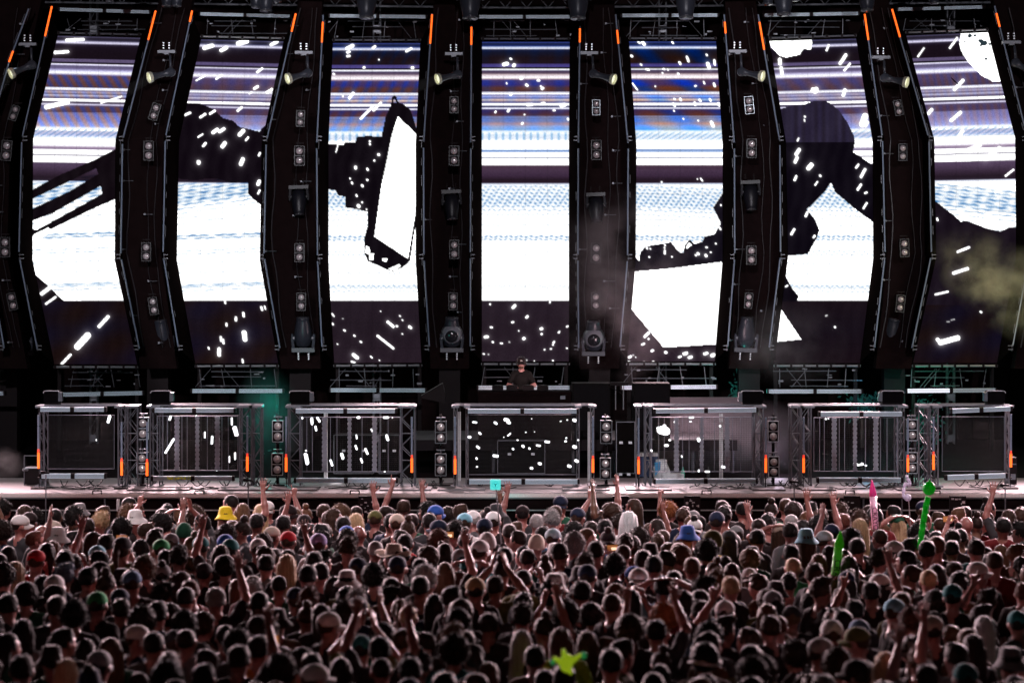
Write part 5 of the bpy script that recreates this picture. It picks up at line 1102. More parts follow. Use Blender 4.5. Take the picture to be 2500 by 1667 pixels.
def hat_shape(kind, v):
    if kind in ('cap', 'cap_back'):
        s = 1 if kind == 'cap' else -1
        P_ = [('e', (0, -.012, 1.69), (.094, .112, .088), .01)]
        Vc, Qc = sdf_mesh(P_, v, .01, subs=[('e', (0, -.118 * s, 1.668), (.034, .034, .030), .006)], cuts=[lambda X, Y, Z: 1.665 - .12 * s * 0 * Y - Z + 0 * X])
        # visor: a thin curved sheet with thickness
        vs = []; fs = []; nu, nv = 12, 5
        for t in (0, 1):
            for i in range(nu + 1):
                a = math.pi * (i / nu) ; cx, cy = math.cos(a), math.sin(a)
                for j in range(nv + 1):
                    q = j / nv; rx = .088 + (.0 * q); x = cx * rx * (1 - .05 * q); y = s * (cy * (.09 + .075 * q)) - .006; z = 1.672 - .018 * q - .05 * cx * cx * (.3 + q * .5) - .004 * t
                    vs.append((x, y, z))
        W = nv + 1; N = (nu + 1) * W
        for t in (0, 1):
            for i in range(nu):
                for j in range(nv):
                    a = t * N + i * W + j; f = (a, a + 1, a + W + 1, a + W); fs.append(f if (t == 0) != (s < 0) else f[::-1])
        for i in range(nu): a = i * W + nv; f = (a, a + N, a + W + N, a + W); fs.append(f)
        # button on top
        Vb, Qb = sdf_mesh([('e', (0, -.012, 1.777), (.010, .010, .006), .002)], v * .6, .002)
        return join([(Vc, Qc), (np.array(vs), np.array(fs)), (Vb, Qb)])
    if kind == 'beanie':
        return sdf_mesh([('e', (0, -.02, 1.69), (.094, .112, .10), .01), ('r', (-.01, -.04, 1.655), (.01, -.04, 1.655), .088, .088, .02)], v, .01, cuts=[lambda X, Y, Z: 1.635 - Z + .25 * (Y + .0) + 0 * X], disp=lambda X, Y, Z: .0015 * np.sin(np.arctan2(X, Y + .02) * 36) + 0 * Z)
    prof = {'bucket': [(.0, 1.785), (.05, 1.786), (.075, 1.775), (.088, 1.74), (.096, 1.70), (.100, 1.685), (.128, 1.655), (.150, 1.632), (.150, 1.628), (.126, 1.648), (.094, 1.678)],
            'straw': [(.0, 1.79), (.045, 1.80), (.07, 1.79), (.082, 1.74), (.090, 1.695), (.12, 1.686), (.165, 1.69), (.185, 1.70), (.185, 1.696), (.12, 1.680), (.088, 1.688)]}[kind]
    n = 24; vs = []
    for r, z in prof:
        for i in range(n):
            a = 2 * math.pi * i / n; wv = 1 + (.04 * math.sin(3 * a + 1) * (r > .1)); dz = (.012 * math.sin(2 * a) * (r > .1)) + (.03 * math.cos(2 * a) * (-1 if kind == 'straw' else 0) * (r > .13)); vs.append((max(r, .001) * math.cos(a) * wv * .93, max(r, .001) * math.sin(a) * wv * 1.08 - .012, z + dz))
    fs = []
    for j in range(len(prof) - 1):
        for i in range(n): fs.append((j * n + i, (j + 1) * n + i, (j + 1) * n + (i + 1) % n, j * n + (i + 1) % n))
    return np.array(vs), np.array(fs)
def join(parts):
    V = []; Q = []; n = 0
    for v, q in parts: V.append(np.asarray(v, float)); Q.append(np.asarray(q) + n); n += len(v)
    return np.concatenate(V), np.concatenate(Q)

BODYC = {}; SHIRTC = {}; HAIRC = {}; HATC = {}
VX = .0095
def rotp(p, a):
    c, s_ = math.cos(a), math.sin(a); r = lambda q: (q[0] * c - q[1] * s_, q[0] * s_ + q[1] * c, q[2])
    if p[0] == 'r': return ('r', r(p[1]), r(p[2]), *p[3:])
    k = abs(s_); R3 = p[2]; return ('e', r(p[1]), (R3[0] * (1 - k) + R3[1] * k, R3[1] * (1 - k) + R3[0] * k, R3[2]), *p[3:])
def body_mesh(pose, v=VX, hy=0):
    if (pose, v, hy) not in BODYC:
        a, _ = arm_prims(pose)
        BODYC[pose, v, hy] = sdf_mesh(torso() + legs() + [rotp(p, R(-hy)) for p in head_prims()] + a, v, .03, subs=[rotp(p, R(-hy)) for p in HEADSUB])
    return BODYC[pose, v, hy]
def shirt_mesh(pose, v=.013):
    if (pose, v) not in SHIRTC:
        _, sl_ = arm_prims(pose)
        inf = lambda p, g: (p[0], p[1], tuple(np.array(p[2]) + g), *p[3:]) if p[0] == 'e' else (p[0], p[1], p[2], p[3] + g, p[4] + g, *p[5:])
        P_ = [inf(p, .014) for p in torso()] + sl_
        wr = lambda X, Y, Z: .0035 * np.sin(Z * 42 + 9 * X + 5 * np.sin(Y * 20)) * np.sin(X * 30 + Z * 12)
        SHIRTC[pose, v] = sdf_mesh(P_, v, .035, subs=[('r', (0, -.015, 1.455), (0, .02, 1.75), .072, .08, .01)], cuts=[lambda X, Y, Z: .90 - Z + 0 * X + 0 * Y], disp=wr)
    return SHIRTC[pose, v]
def trouser_mesh(v=.016):
    if v not in SHIRTC:
        inf = lambda p, g: (p[0], p[1], tuple(np.array(p[2]) + g), *p[3:]) if p[0] == 'e' else (p[0], p[1], p[2], p[3] + g, p[4] + g, *p[5:])
        SHIRTC[v] = sdf_mesh([inf(torso()[0], .012)] + [inf(p, .014) for p in legs() if p[2][2] > .04], v, .03, cuts=[lambda X, Y, Z: Z - 1.0 + 0 * X + 0 * Y, lambda X, Y, Z: .09 - Z + 0 * X + 0 * Y])
    return SHIRTC[v]
MEC = {}
def shared(key, fn, m):
    k = (key, m.name)
    if k not in MEC:
        V, Q = fn(); MEC[k] = mk(key.split(':')[0], V, Q, m)
    return MEC[k]
def hair_geo(k, v=.0085):
    if (k, v) not in HAIRC: HAIRC[k, v] = hair_shape(k, v)
    return HAIRC[k, v]
def hat_geo(k, v=.009):
    if (k, v) not in HATC: HATC[k, v] = hat_shape(k, v)
    return HATC[k, v]
TROUS = ['black', 'charcoal', 'navy', 'denim blue', 'beige']
def place(parts_of, root): pass
def person(loc, yaw, h, skin, hair, haircol, hat, hatcol, shirt, pose, label, group='people in the crowd', tilt=0, trous='black', hy=0, nod=0):
    sc = h / 1.75
    o = bpy.data.objects.new('person', shared('person:%s%d' % (pose, hy), lambda: body_mesh(pose, hy=hy), skin_mat(skin))); COL.objects.link(o)
    o.location = loc; o.rotation_euler = (nod, tilt, yaw + R(hy)); o.scale = (sc, sc, sc)
    tag(o, label, 'person', group)
    def child(name, me): c = bpy.data.objects.new(name, me); COL.objects.link(c); c.parent = o; c.rotation_euler = (0, 0, -R(hy) if name in ('hair', 'hat', 'cap') else 0); return c
    child('shirt', shared('shirt:' + pose, lambda: shirt_mesh(pose), cloth_mat(shirt)))
    child('trousers', shared('trousers:', trouser_mesh, cloth_mat(trous)))
    if hair != 'bald':
        hk = hair if not (hat and hair != 'long') else 'buzz'
        child('hair', shared('hair:' + hk, lambda: hair_geo(hk), hair_mat(haircol)))
    if hat: child('hat' if hat in ('bucket', 'straw', 'beanie') else 'cap', shared(('hat:' if hat in ('bucket', 'straw', 'beanie') else 'cap:') + hat, lambda: hat_geo(hat), cloth_mat(hatcol)))
    return o

# crowd list. tile number, x, y of the head top in that tile (700 px of picture = 2350), hair kind, hair colour, hat, hat colour, shirt, pose, facing (deg, 0 = to the stage, + = turned right), skin
CR = '''
1 62 70 curly|black|-|-|black|down|50|light
1 240 105 long|brown|-|-|black|down|10|tan
1 345 135 curly|black|-|-|charcoal|down|0|tan
1 452 120 buzz|black|-|-|grey|down|0|brown
1 545 125 curly|black|-|-|black|down|0|brown
1 720 97 short|brown|bucket|grey|black|down|-10|light
1 745 168 messy|blonde|-|-|charcoal|down|0|light
1 850 105 short|brown|-|-|black|point_r|30|light
1 990 108 messy|light brown|-|-|navy|down|0|fair
1 1015 140 short|dark brown|cap|white|white|down|0|light
1 1135 155 short|brown|bucket|white|black|down|10|light
1 1060 98 short|reddish|-|-|charcoal|down|70|light
1 1255 178 curly|black|-|-|black|down|-95|tan
1 1375 178 buzz|dark brown|-|-|turquoise|down|0|light
1 1480 136 short|light brown|-|-|black|head_hands|0|fair
1 1580 110 buzz|dark brown|-|-|white|down|0|light
1 1680 122 curly|brown|-|-|black|down|0|light
1 1750 180 short|black|-|-|charcoal|clap|-60|tan
1 1905 85 long|light brown|-|-|black|raise_r|0|light
1 1885 130 short|brown|bucket|yellow|black|down|0|light
1 2150 98 long|blonde|-|-|black|down|0|fair
1 2230 70 short|brown|cap_back|white|charcoal|down|10|light
1 2305 105 short|dark brown|cap|black|black|down|80|light
1 2040 220 bun|dark brown|-|-|charcoal|down|-60|tan
1 2150 172 short|black|-|-|navy|down|0|tan
1 2285 190 short|black|-|-|black|down|0|light
1 60 245 curly|dark brown|-|-|navy|down|10|tan
1 225 162 short|black|cap|black|grey|down|0|tan
1 140 195 short|dark brown|cap|white|charcoal|down|60|light
1 430 235 short|brown|cap|beige|black|down|30|light
1 338 250 bald|brown|-|-|charcoal|down|0|tan
1 390 298 short|brown|bucket|white|navy|down|0|light
1 268 312 short|reddish|-|-|dark red|raise_r|70|fair
1 600 320 short|black|-|-|white|down|75|light
1 740 215 short|dark brown|-|-|black|down|0|tan
1 865 345 short|dark brown|-|-|light grey|phone|20|light
1 1000 228 curly|black|-|-|charcoal|down|0|brown
1 1160 245 short|brown|-|-|white|down|80|light
1 1313 395 short|dark brown|cap|green|black|down|0|light
1 1382 345 short|brown|cap|grey|charcoal|down|0|light
1 1510 265 short|black|beanie|dark green|black|down|0|tan
1 1720 365 short|dark brown|cap|teal|light grey|down|0|tan
1 1850 283 curly|dark brown|-|-|charcoal|down|0|light
1 1915 345 short|brown|cap|blue|black|down|0|light
1 1932 385 short|black|cap|teal|charcoal|down|10|light
1 2080 385 short|brown|cap|white|black|down|0|light
1 2205 290 short|brown|cap|beige|black|down|20|light
1 2222 355 curly|dark brown|-|-|charcoal|down|0|light
1 245 478 short|brown|cap|red|red|down|0|light
1 722 435 short|dark brown|cap|light blue|black|raise_l|0|light
1 830 470 short|black|-|-|white|down|-70|light
1 487 390 long|light brown|-|-|black|down|20|light
1 1480 450 messy|dark brown|-|-|black|down|10|light
1 1200 542 curly|light brown|-|-|charcoal|down|0|fair
1 1290 470 short|black|-|-|black|down|0|tan
1 1812 418 long|dark brown|-|-|charcoal|raise_l|0|light
1 70 590 curly|dark brown|-|-|black|down|15|fair
1 205 560 long|blonde|-|-|black|down|0|fair
1 500 592 messy|blue-grey|-|-|navy|down|0|light
1 680 600 short|black|-|-|charcoal|down|20|tan
1 530 672 short|brown|cap|white|black|down|10|light
1 1150 650 short|brown|cap|denim blue|black|down|0|tan
1 288 665 long|black|-|-|charcoal|down|0|tan
1 900 665 bun|brown|-|-|black|down|0|light
1 1500 640 long|brown|-|-|black|down|60|fair
1 1632 588 short|black|cap|charcoal|black|down|10|light
1 850 822 short|dark brown|cap|green|black|down|0|tan
1 510 745 short|black|cap|black|charcoal|down|-70|light
1 1450 765 buzz|black|-|-|black|down|0|tan
1 1645 715 short|reddish|-|-|dark red|down|0|light
1 1250 750 messy|dark brown|-|-|charcoal|down|20|tan
1 1782 785 short|grey|-|-|black|raise_r|0|light
1 2100 742 messy|grey|-|-|charcoal|down|0|light
1 2130 812 buzz|black|-|-|black|down|0|brown
1 2152 515 short|black|-|-|grey|down|0|light
1 130 835 short|black|-|-|black|down|0|light
1 592 900 curly|black|-|-|charcoal|down|10|tan
1 1100 955 curly|dark brown|-|-|black|down|0|light
1 1285 885 short|black|-|-|navy|down|0|light
1 960 865 short|dark brown|-|-|charcoal|down|0|tan
1 1570 985 curly|black|-|-|black|down|0|tan
1 1258 1120 buzz|black|-|-|charcoal|down|0|tan
1 1600 1105 buzz|dark brown|-|-|grey|down|0|fair
1 1030 1090 short|brown|cap|white|navy|down|80|light
1 800 1300 short|dark brown|cap|light grey|black|down|20|light
1 430 1350 long|blonde|-|-|charcoal|down|0|fair
1 545 1112 short|black|-|-|black|down|50|light
1 2235 1025 curly|dark brown|-|-|black|down|0|tan
1 2180 1180 short|black|-|-|orange|phone|0|light
1 1930 1140 curly|black|-|-|charcoal|down|0|brown
1 140 1040 long|black|-|-|grey|down|0|light
1 1930 1260 short|dark brown|-|-|black|raise_r|0|tan
1 1250 1390 curly|black|-|-|black|down|0|brown
1 200 1330 short|dark brown|-|-|dark red|down|0|light
1 1740 1400 short|black|-|-|grey|down|10|light
2 455 185 short|dark brown|cap|black|black|raise_r|180|light
2 600 95 short|brown|-|-|dark red|point_l|0|light
2 642 142 buzz|brown|-|-|light grey|down|0|light
2 718 132 long|brown|-|-|black|down|70|fair
2 818 108 curly|light brown|-|-|black|down|-60|fair
2 932 165 long|blonde|-|-|charcoal|down|0|fair
2 855 195 short|black|-|-|black|down|0|light
2 1245 62 short|brown|-|-|charcoal|raise_both|0|light
2 1040 155 short|brown|cap|olive|black|down|0|light
2 1150 172 short|black|-|-|navy|down|0|tan
2 1238 185 short|brown|cap|beige|black|down|0|light
2 1440 90 curly|black|-|-|black|down|-80|tan
2 1522 110 short|dark brown|cap|blue|black|down|40|light
2 1510 170 short|black|-|-|charcoal|down|0|light
2 1762 95 short|brown|-|-|black|down|60|light
2 1760 180 short|brown|cap|light blue|white|down|0|fair
2 1882 160 short|grey|cap|white|charcoal|down|-40|light
2 1945 215 short|black|cap|navy|black|down|0|tan
2 2080 160 short|dark brown|cap|white|black|down|0|light
2 2270 108 short|black|cap|black|charcoal|raise_l|10|light
2 352 325 short|brown|cap|red|charcoal|down|0|light
2 520 335 short|brown|cap|purple|white|down|0|light
2 400 470 short|dark brown|-|-|black|raise_r|0|light
2 812 285 short|brown|cap|blue|charcoal|down|0|light
2 890 322 curly|dark brown|-|-|black|down|0|light
2 865 380 messy|brown|-|-|charcoal|down|-20|light
2 962 265 bald|brown|-|-|black|down|0|tan
2 700 330 curly|black|-|-|black|down|0|tan
2 1000 388 buzz|grey|-|-|charcoal|down|15|tan
2 1182 448 long|brown|straw|beige|black|down|-60|light
2 1262 310 short|dark brown|-|-|red|down|-40|light
2 1390 340 short|black|-|-|black|down|0|tan
2 1540 230 short|black|cap|navy|black|down|-60|fair
2 1742 245 messy|black|-|-|charcoal|down|0|light
2 1642 250 short|brown|cap|patterned|black|down|0|light
2 1985 345 short|brown|beanie|white|navy|down|0|light
2 1890 385 short|brown|cap|white|charcoal|down|30|light
2 1310 228 bun|brown|-|-|charcoal|down|0|fair
2 1648 320 curly|reddish|-|-|black|phone|0|light
2 380 508 long|blonde|-|-|charcoal|down|20|fair
2 1242 530 short|dark brown|cap|navy|black|down|0|tan
2 862 545 short|brown|cap|navy|charcoal|down|10|light
2 1490 605 curly|silver|-|-|black|down|60|fair
2 1950 695 buzz|dark brown|cap|tan|black|down|0|light
2 475 600 short|black|-|-|black|down|0|light
2 590 480 short|black|-|-|charcoal|down|10|tan
2 700 490 messy|black|-|-|black|down|60|light
2 1130 600 curly|black|-|-|navy|down|0|light
2 1320 925 buzz|blonde|-|-|black|down|0|fair
2 910 805 messy|grey|-|-|black|down|0|light
2 822 912 curly|dark brown|-|-|charcoal|down|0|light
2 990 862 short|black|cap_back|charcoal|navy|down|0|tan
2 682 985 short|brown|cap|white|black|down|50|light
2 890 1182 short|dark brown|cap|teal|olive|clap|0|light
2 1332 1115 short|brown|-|-|grey|down|0|light
2 662 1415 short|brown|cap|white|charcoal|down|60|light
2 1725 1190 curly|dark brown|-|-|teal|down|0|light
2 1690 1080 messy|light brown|-|-|black|down|0|light
2 1982 990 short|dark brown|-|-|black|down|0|tan
2 1790 970 curly|black|-|-|charcoal|down|0|light
2 1870 548 short|black|cap|teal|turquoise|head_hands|0|light
2 1660 760 short|dark brown|-|-|charcoal|down|30|light
2 1110 790 messy|black|-|-|black|down|70|light
2 520 790 messy|reddish|-|-|charcoal|down|0|tan
2 1350 1360 short|black|-|-|black|down|0|light
2 1200 1340 buzz|dark brown|-|-|charcoal|down|0|fair
2 2220 1125 long|grey|-|-|black|down|0|fair
2 2140 930 curly|dark brown|-|-|black|down|0|light
2 1000 1180 short|black|-|-|charcoal|raise_both|0|tan
2 420 1340 curly|dark brown|-|-|navy|down|0|light
3 340 180 short|grey|-|-|charcoal|down|0|light
3 530 150 messy|grey|-|-|light grey|down|-20|fair
3 585 100 buzz|brown|-|-|dark red|point_r|0|light
3 692 130 short|brown|cap|navy|black|down|30|light
3 1105 165 veil|silver|-|-|white|down|0|light
3 955 215 short|black|-|-|black|down|0|tan
3 1005 180 messy|dark brown|-|-|charcoal|down|10|light
3 1442 93 curly|ginger|-|-|black|point_l|60|fair
3 1567 185 short|light brown|-|-|charcoal|down|0|fair
3 1662 285 curly|brown|bucket|blue|black|down|0|light
3 1805 150 short|dark brown|cap|navy|charcoal|down|0|tan
3 2062 83 short|black|-|-|black|down|0|light
3 2125 200 buzz|dark brown|-|-|black|down|0|tan
3 300 355 short|brown|beanie|beige|charcoal|down|0|light
3 380 272 short|black|-|-|denim blue|down|10|light
3 530 300 short|brown|cap|patterned|black|down|20|light
3 622 335 curly|grey|-|-|charcoal|down|0|light
3 820 292 buzz|light brown|-|-|blue|down|70|fair
3 700 255 curly|black|-|-|black|down|-20|tan
3 925 390 short|dark brown|-|-|black|down|20|light
3 1230 303 curly|dark brown|-|-|charcoal|down|0|light
3 605 418 short|dark brown|cap|black|navy|down|0|tan
3 1130 425 buzz|brown|-|-|dark red|phone|-30|fair
3 820 500 messy|brown|-|-|charcoal|down|0|light
3 1010 515 curly|black|-|-|charcoal|down|0|light
3 1288 522 short|black|-|-|black|down|0|tan
3 1725 400 curly|black|-|-|charcoal|down|0|tan
3 1822 330 short|black|beanie|olive|yellow|down|-70|light
3 820 588 short|dark brown|cap|navy|black|down|20|light
3 475 672 short|brown|bucket|white|black|down|-30|light
3 637 655 short|brown|cap_back|white|charcoal|down|0|light
3 1250 632 short|black|cap_back|white|black|down|30|light
3 770 715 short|black|-|-|charcoal|down|0|light
3 548 745 curly|black|-|-|black|down|0|tan
3 1090 612 short|dark brown|cap|blue|black|down|0|light
3 1702 700 messy|dark brown|-|-|black|down|60|fair
3 1830 642 messy|light brown|-|-|charcoal|down|0|light
3 2010 690 short|blonde|-|-|black|down|0|fair
3 1042 825 buzz|brown|-|-|charcoal|down|0|fair
3 1382 930 curly|ginger|-|-|black|point_r|0|light
3 1997 885 short|brown|cap|white|navy|down|0|light
3 1712 890 short|black|-|-|denim blue|down|0|light
3 1430 700 short|black|-|-|light blue|head_hands|0|light
3 682 890 curly|dark brown|-|-|black|down|0|light
3 268 930 messy|dark brown|-|-|charcoal|down|0|light
3 600 1100 long|light brown|-|-|lime|down|0|fair
3 1702 1070 curly|black|-|-|charcoal|down|0|light
3 770 1130 long|brown|-|-|black|down|0|light
3 1050 1200 short|dark brown|-|-|olive|down|50|light
3 1440 1040 short|black|-|-|charcoal|raise_both|0|light
3 2130 1360 curly|dark brown|-|-|black|down|0|tan
3 2310 1010 short|brown|-|-|black|down|0|fair
4 50 83 short|black|-|-|black|down|0|light
4 555 72 short|black|-|-|charcoal|down|60|dark
4 375 170 buzz|grey|-|-|black|raise_r|0|tan
4 845 100 messy|brown|-|-|white|down|20|light
4 1000 160 messy|brown|-|-|black|down|-10|fair
4 1050 205 long|blonde|-|-|charcoal|down|0|fair
4 790 172 short|reddish|-|-|black|down|0|light
4 625 210 curly|black|-|-|charcoal|raise_r|0|light
4 420 250 short|dark brown|-|-|grey|down|20|tan
4 325 265 long|brown|cap|beige|black|head_hands|0|light
4 160 305 short|black|-|-|charcoal|down|10|tan
4 610 310 long|brown|bucket|light blue|black|down|0|light
4 728 265 short|black|cap|navy|black|down|30|light
4 765 320 short|brown|cap|white|charcoal|raise_l|60|light
4 925 305 curly|black|-|-|charcoal|down|0|tan
4 1180 290 buzz|brown|-|-|black|down|-20|light
4 1235 400 short|brown|cap|white|black|down|60|light
4 1335 190 long|blonde|cap|dark green|charcoal|head_hands|-30|light
4 1420 215 long|brown|-|-|patterned|down|0|light
4 1522 275 curly|black|-|-|black|down|0|light
4 1390 375 short|black|-|-|charcoal|down|60|tan
4 1725 303 short|dark brown|-|-|black|down|0|light
4 1850 190 bald|brown|-|-|charcoal|phone|-20|light
4 2060 150 short|brown|-|-|black|down|-40|light
4 2155 138 long|brown|-|-|charcoal|raise_l|0|light
4 1945 388 short|dark brown|-|-|teal|down|0|fair
4 2310 248 messy|black|-|-|black|down|-70|light
4 1438 465 short|black|-|-|light grey|down|-75|light
4 2010 570 short|brown|cap|white|black|down|70|light
4 1600 630 buzz|blonde|-|-|charcoal|down|0|fair
4 1850 572 short|brown|-|-|black|down|0|light
4 440 535 buzz|blonde|-|-|green|down|10|fair
4 430 425 short|black|-|-|charcoal|down|0|tan
4 585 490 long|reddish|-|-|black|down|0|light
4 605 565 short|brown|-|-|charcoal|down|0|light
4 1090 368 short|black|-|-|black|down|10|light
4 1200 478 messy|dark brown|-|-|charcoal|down|40|light
4 1770 755 short|black|cap|teal|black|down|20|light
4 2000 795 messy|brown|-|-|charcoal|down|20|fair
4 1290 885 short|brown|cap|light blue|black|down|20|light
4 690 1050 short|brown|cap|white|charcoal|down|0|light
4 1690 1000 short|dark brown|cap|beige|black|down|0|light
4 1030 1038 short|brown|cap_back|denim blue|charcoal|down|0|light
4 330 1010 buzz|reddish|-|-|black|down|0|fair
4 925 880 short|black|-|-|charcoal|down|0|light
4 1400 960 messy|reddish|-|-|black|down|0|light
4 2310 970 short|black|cap|teal|charcoal|down|0|tan
4 1990 1015 long|silver|-|-|grey|down|0|light
4 2010 1165 long|dark brown|-|-|black|down|0|fair
4 1010 1110 short|brown|cap|olive|charcoal|down|-60|light
4 1180 1300 long|blonde|-|-|olive|down|0|fair
4 1462 1262 messy|light brown|-|-|black|down|0|light
4 600 1195 short|brown|cap|light grey|charcoal|down|60|light
4 1740 1400 short|dark brown|cap|teal|black|down|0|light
4 520 1240 curly|dark brown|-|-|black|down|-40|light
4 780 1490 short|grey|-|-|charcoal|down|0|light
4 110 1360 curly|dark brown|-|-|dark red|down|20|tan
4 1190 730 short|dark brown|-|-|black|raise_r|0|light
4 850 1290 curly|brown|-|-|black|down|0|light
4 2280 735 short|reddish|-|-|black|down|0|fair
4 2140 200 short|black|-|-|dark red|down|0|tan
'''.strip().split('\n')
HF = {'buzz': 'cropped', 'short': 'short', 'messy': 'tousled', 'curly': 'thick curly', 'bun': 'bun-tied', 'ponytail': 'ponytailed', 'long': 'long'}
PF = {'raise_r': 'right arm up', 'raise_l': 'left arm up', 'point_r': 'pointing up right', 'point_l': 'pointing up left', 'raise_both': 'both arms up', 'head_hands': 'hands on head', 'phone': 'holding phone', 'clap': 'hands raised together'}
HNM = {'cap': 'cap', 'cap_back': 'backwards cap', 'bucket': 'bucket hat', 'straw': 'brimmed hat', 'beanie': 'beanie'}
def colname(px):
    for i, (a, b_) in enumerate(((81, 335), (435, 685), (802, 1028), (1176, 1390), (1535, 1765), (1895, 2130), (2235, 2480))):
        if px < a: return ('by the left edge', 'below first screen gap', 'below second screen gap', 'left of centre screen', 'right of centre screen', 'below fifth screen gap', 'below last screen gap')[i]
        if px <= b_: return ('below first full screen', 'below second full screen', 'below lantern screen', 'below centre screen', 'below white-block screen', 'below helmet screen', 'below last full screen')[i]
    return 'by the right edge'
def rowname(py):
    for lim, n in ((1254, 'front row'), (1278, 'second row'), (1304, 'third row'), (1334, 'fourth row'), (1372, 'fifth row'), (1420, 'sixth row'), (1480, 'seventh row'), (1550, 'eighth row')):
        if py < lim: return n
    return 'bottom row'
FACE = {0: '', 1: 'facing right', -1: 'facing left', 2: 'facing the camera'}
USED = set()
def look(hair, hcol, hat, hatcol, shirt, pose, yaw):
    a = f'{hatcol} {HNM[hat]}' if hat else ('shaved head' if hair == 'bald' else ('sparkling silver veil' if hair == 'veil' else f'{HF[hair]} {hcol} hair'))
    f = PF.get(pose, FACE[2 if abs(yaw) > 130 else (1 if yaw > 45 else (-1 if yaw < -45 else 0))])
    return f'person, {a}, {shirt} shirt' + (', ' + f if f else '')
def mklabel(*l, px, py):
    s = look(*l); full = f'{s}, {rowname(py)} {colname(px)}'
    if len(full.split()) > 16: full = full.replace('below ', 'at ').replace(' full screen', ' screen')
    return full
placed = []     # x, D
DARKS = ['black', 'black', 'charcoal', 'navy', 'black', 'dark red', 'grey', 'olive', 'brown', 'dark green']
prr = random.Random(99)
HEADTOP = {'-': 1.775, 'cap': 1.785, 'bucket': 1.79, 'straw': 1.8}
def pos_from_px(px, py, h):
    D = F * (CH - h) / (py - HZ); return (px - 1250) / F * D, D
PEOPLE = []
for line in CR:
    a, hx = line.split(' ', 3)[:3], line.split(' ', 3)[3]
    hair, hcol, hat, hatcol, shirt, pose, yaw, skin = hx.split('|')
    tile = int(a[0]); px = (0, 600, 1200, 1800)[tile - 1] + float(a[1]) / 3.357; py = 1200 + float(a[2]) / 3.357
    hat = None if hat == '-' else hat
    yaw = float(yaw); best = None
    # the body height is free: choose one that keeps people from standing inside each other and behind the barrier
    for hh in [prr.uniform(1.70, 1.82) for _ in range(24)]:
        x, D = pos_from_px(px, py, hh * 1.014)
        if D > 34.9: continue
        d = min([math.hypot(x - q[0], (D - q[1])) for q in placed] + [9]) - abs(hh - 1.75) * .8
        if best is None or d > best[0]: best = (d, hh, x, D)
    if best is None: best = (0, 1.86, *pos_from_px(px, py, 1.886)); best = (0, 1.86, best[2] * 34.8 / best[3], 34.8)
    _, hh, x, D = best; placed.append((x, D)); PEOPLE.append([px, py, x, D, hh, hair, hcol, hat, hatcol, shirt, pose, yaw, skin])
n_list = len(PEOPLE)
# fill the rest of the crowd
fill = []; tries = 0
while tries < 30000:
    tries += 1
    D = prr.uniform(18.4, 34.4); x = prr.uniform(-1, 1) * (1300 / F * D)
    md = .42 if D < 28 else .385
    if all((x - q[0]) ** 2 + (D - q[1]) ** 2 > md * md for q in placed):
        hh = min(1.88, max(1.55, prr.gauss(1.70, .07))); hh -= .05 if D > 31 else 0
        px = 1250 + x * F / D; py = HZ + (CH - hh * 1.014) * F / D
        if any(abs(px - q[0]) < 24 and -14 < py - q[1] < 22 for q in PEOPLE[:n_list]): continue
        placed.append((x, D))
        hair = prr.choice(['short', 'short', 'short', 'short', 'buzz', 'messy', 'messy', 'curly', 'long', 'long', 'bun', 'ponytail'])
        hat = prr.choice([None] * 14 + ['cap_back', 'cap', 'cap', 'bucket'])
        fill.append([px, py, x, D, hh, hair, prr.choice(['black', 'black', 'black', 'dark brown', 'dark brown', 'dark brown', 'brown', 'brown', 'light brown']), hat, prr.choice(['black', 'navy', 'charcoal', 'grey', 'black', 'white']), prr.choice(DARKS), prr.choice(['down'] * 40 + ['crossed', 'crossed', 'raise_r', 'raise_l', 'phone', 'phone', 'clap', 'point_r']) if 24.5 < D < 29 else prr.choice(['down'] * (26 if D > 25 else 60) + ['raise_r', 'raise_l']), prr.choice([0, 0, 0, 10, -15, 20, -25, 60, -60]), prr.choice(['fair', 'light', 'light', 'tan', 'tan', 'brown'])])
fill.sort(key=lambda q: q[3])
keep = 320 - n_list
stuff = fill[max(0, keep):]; PEOPLE += fill[:max(0, keep)]
open('/tmp/crowd.txt', 'w').write(str((n_list, len(fill), len(stuff)))) if False else None
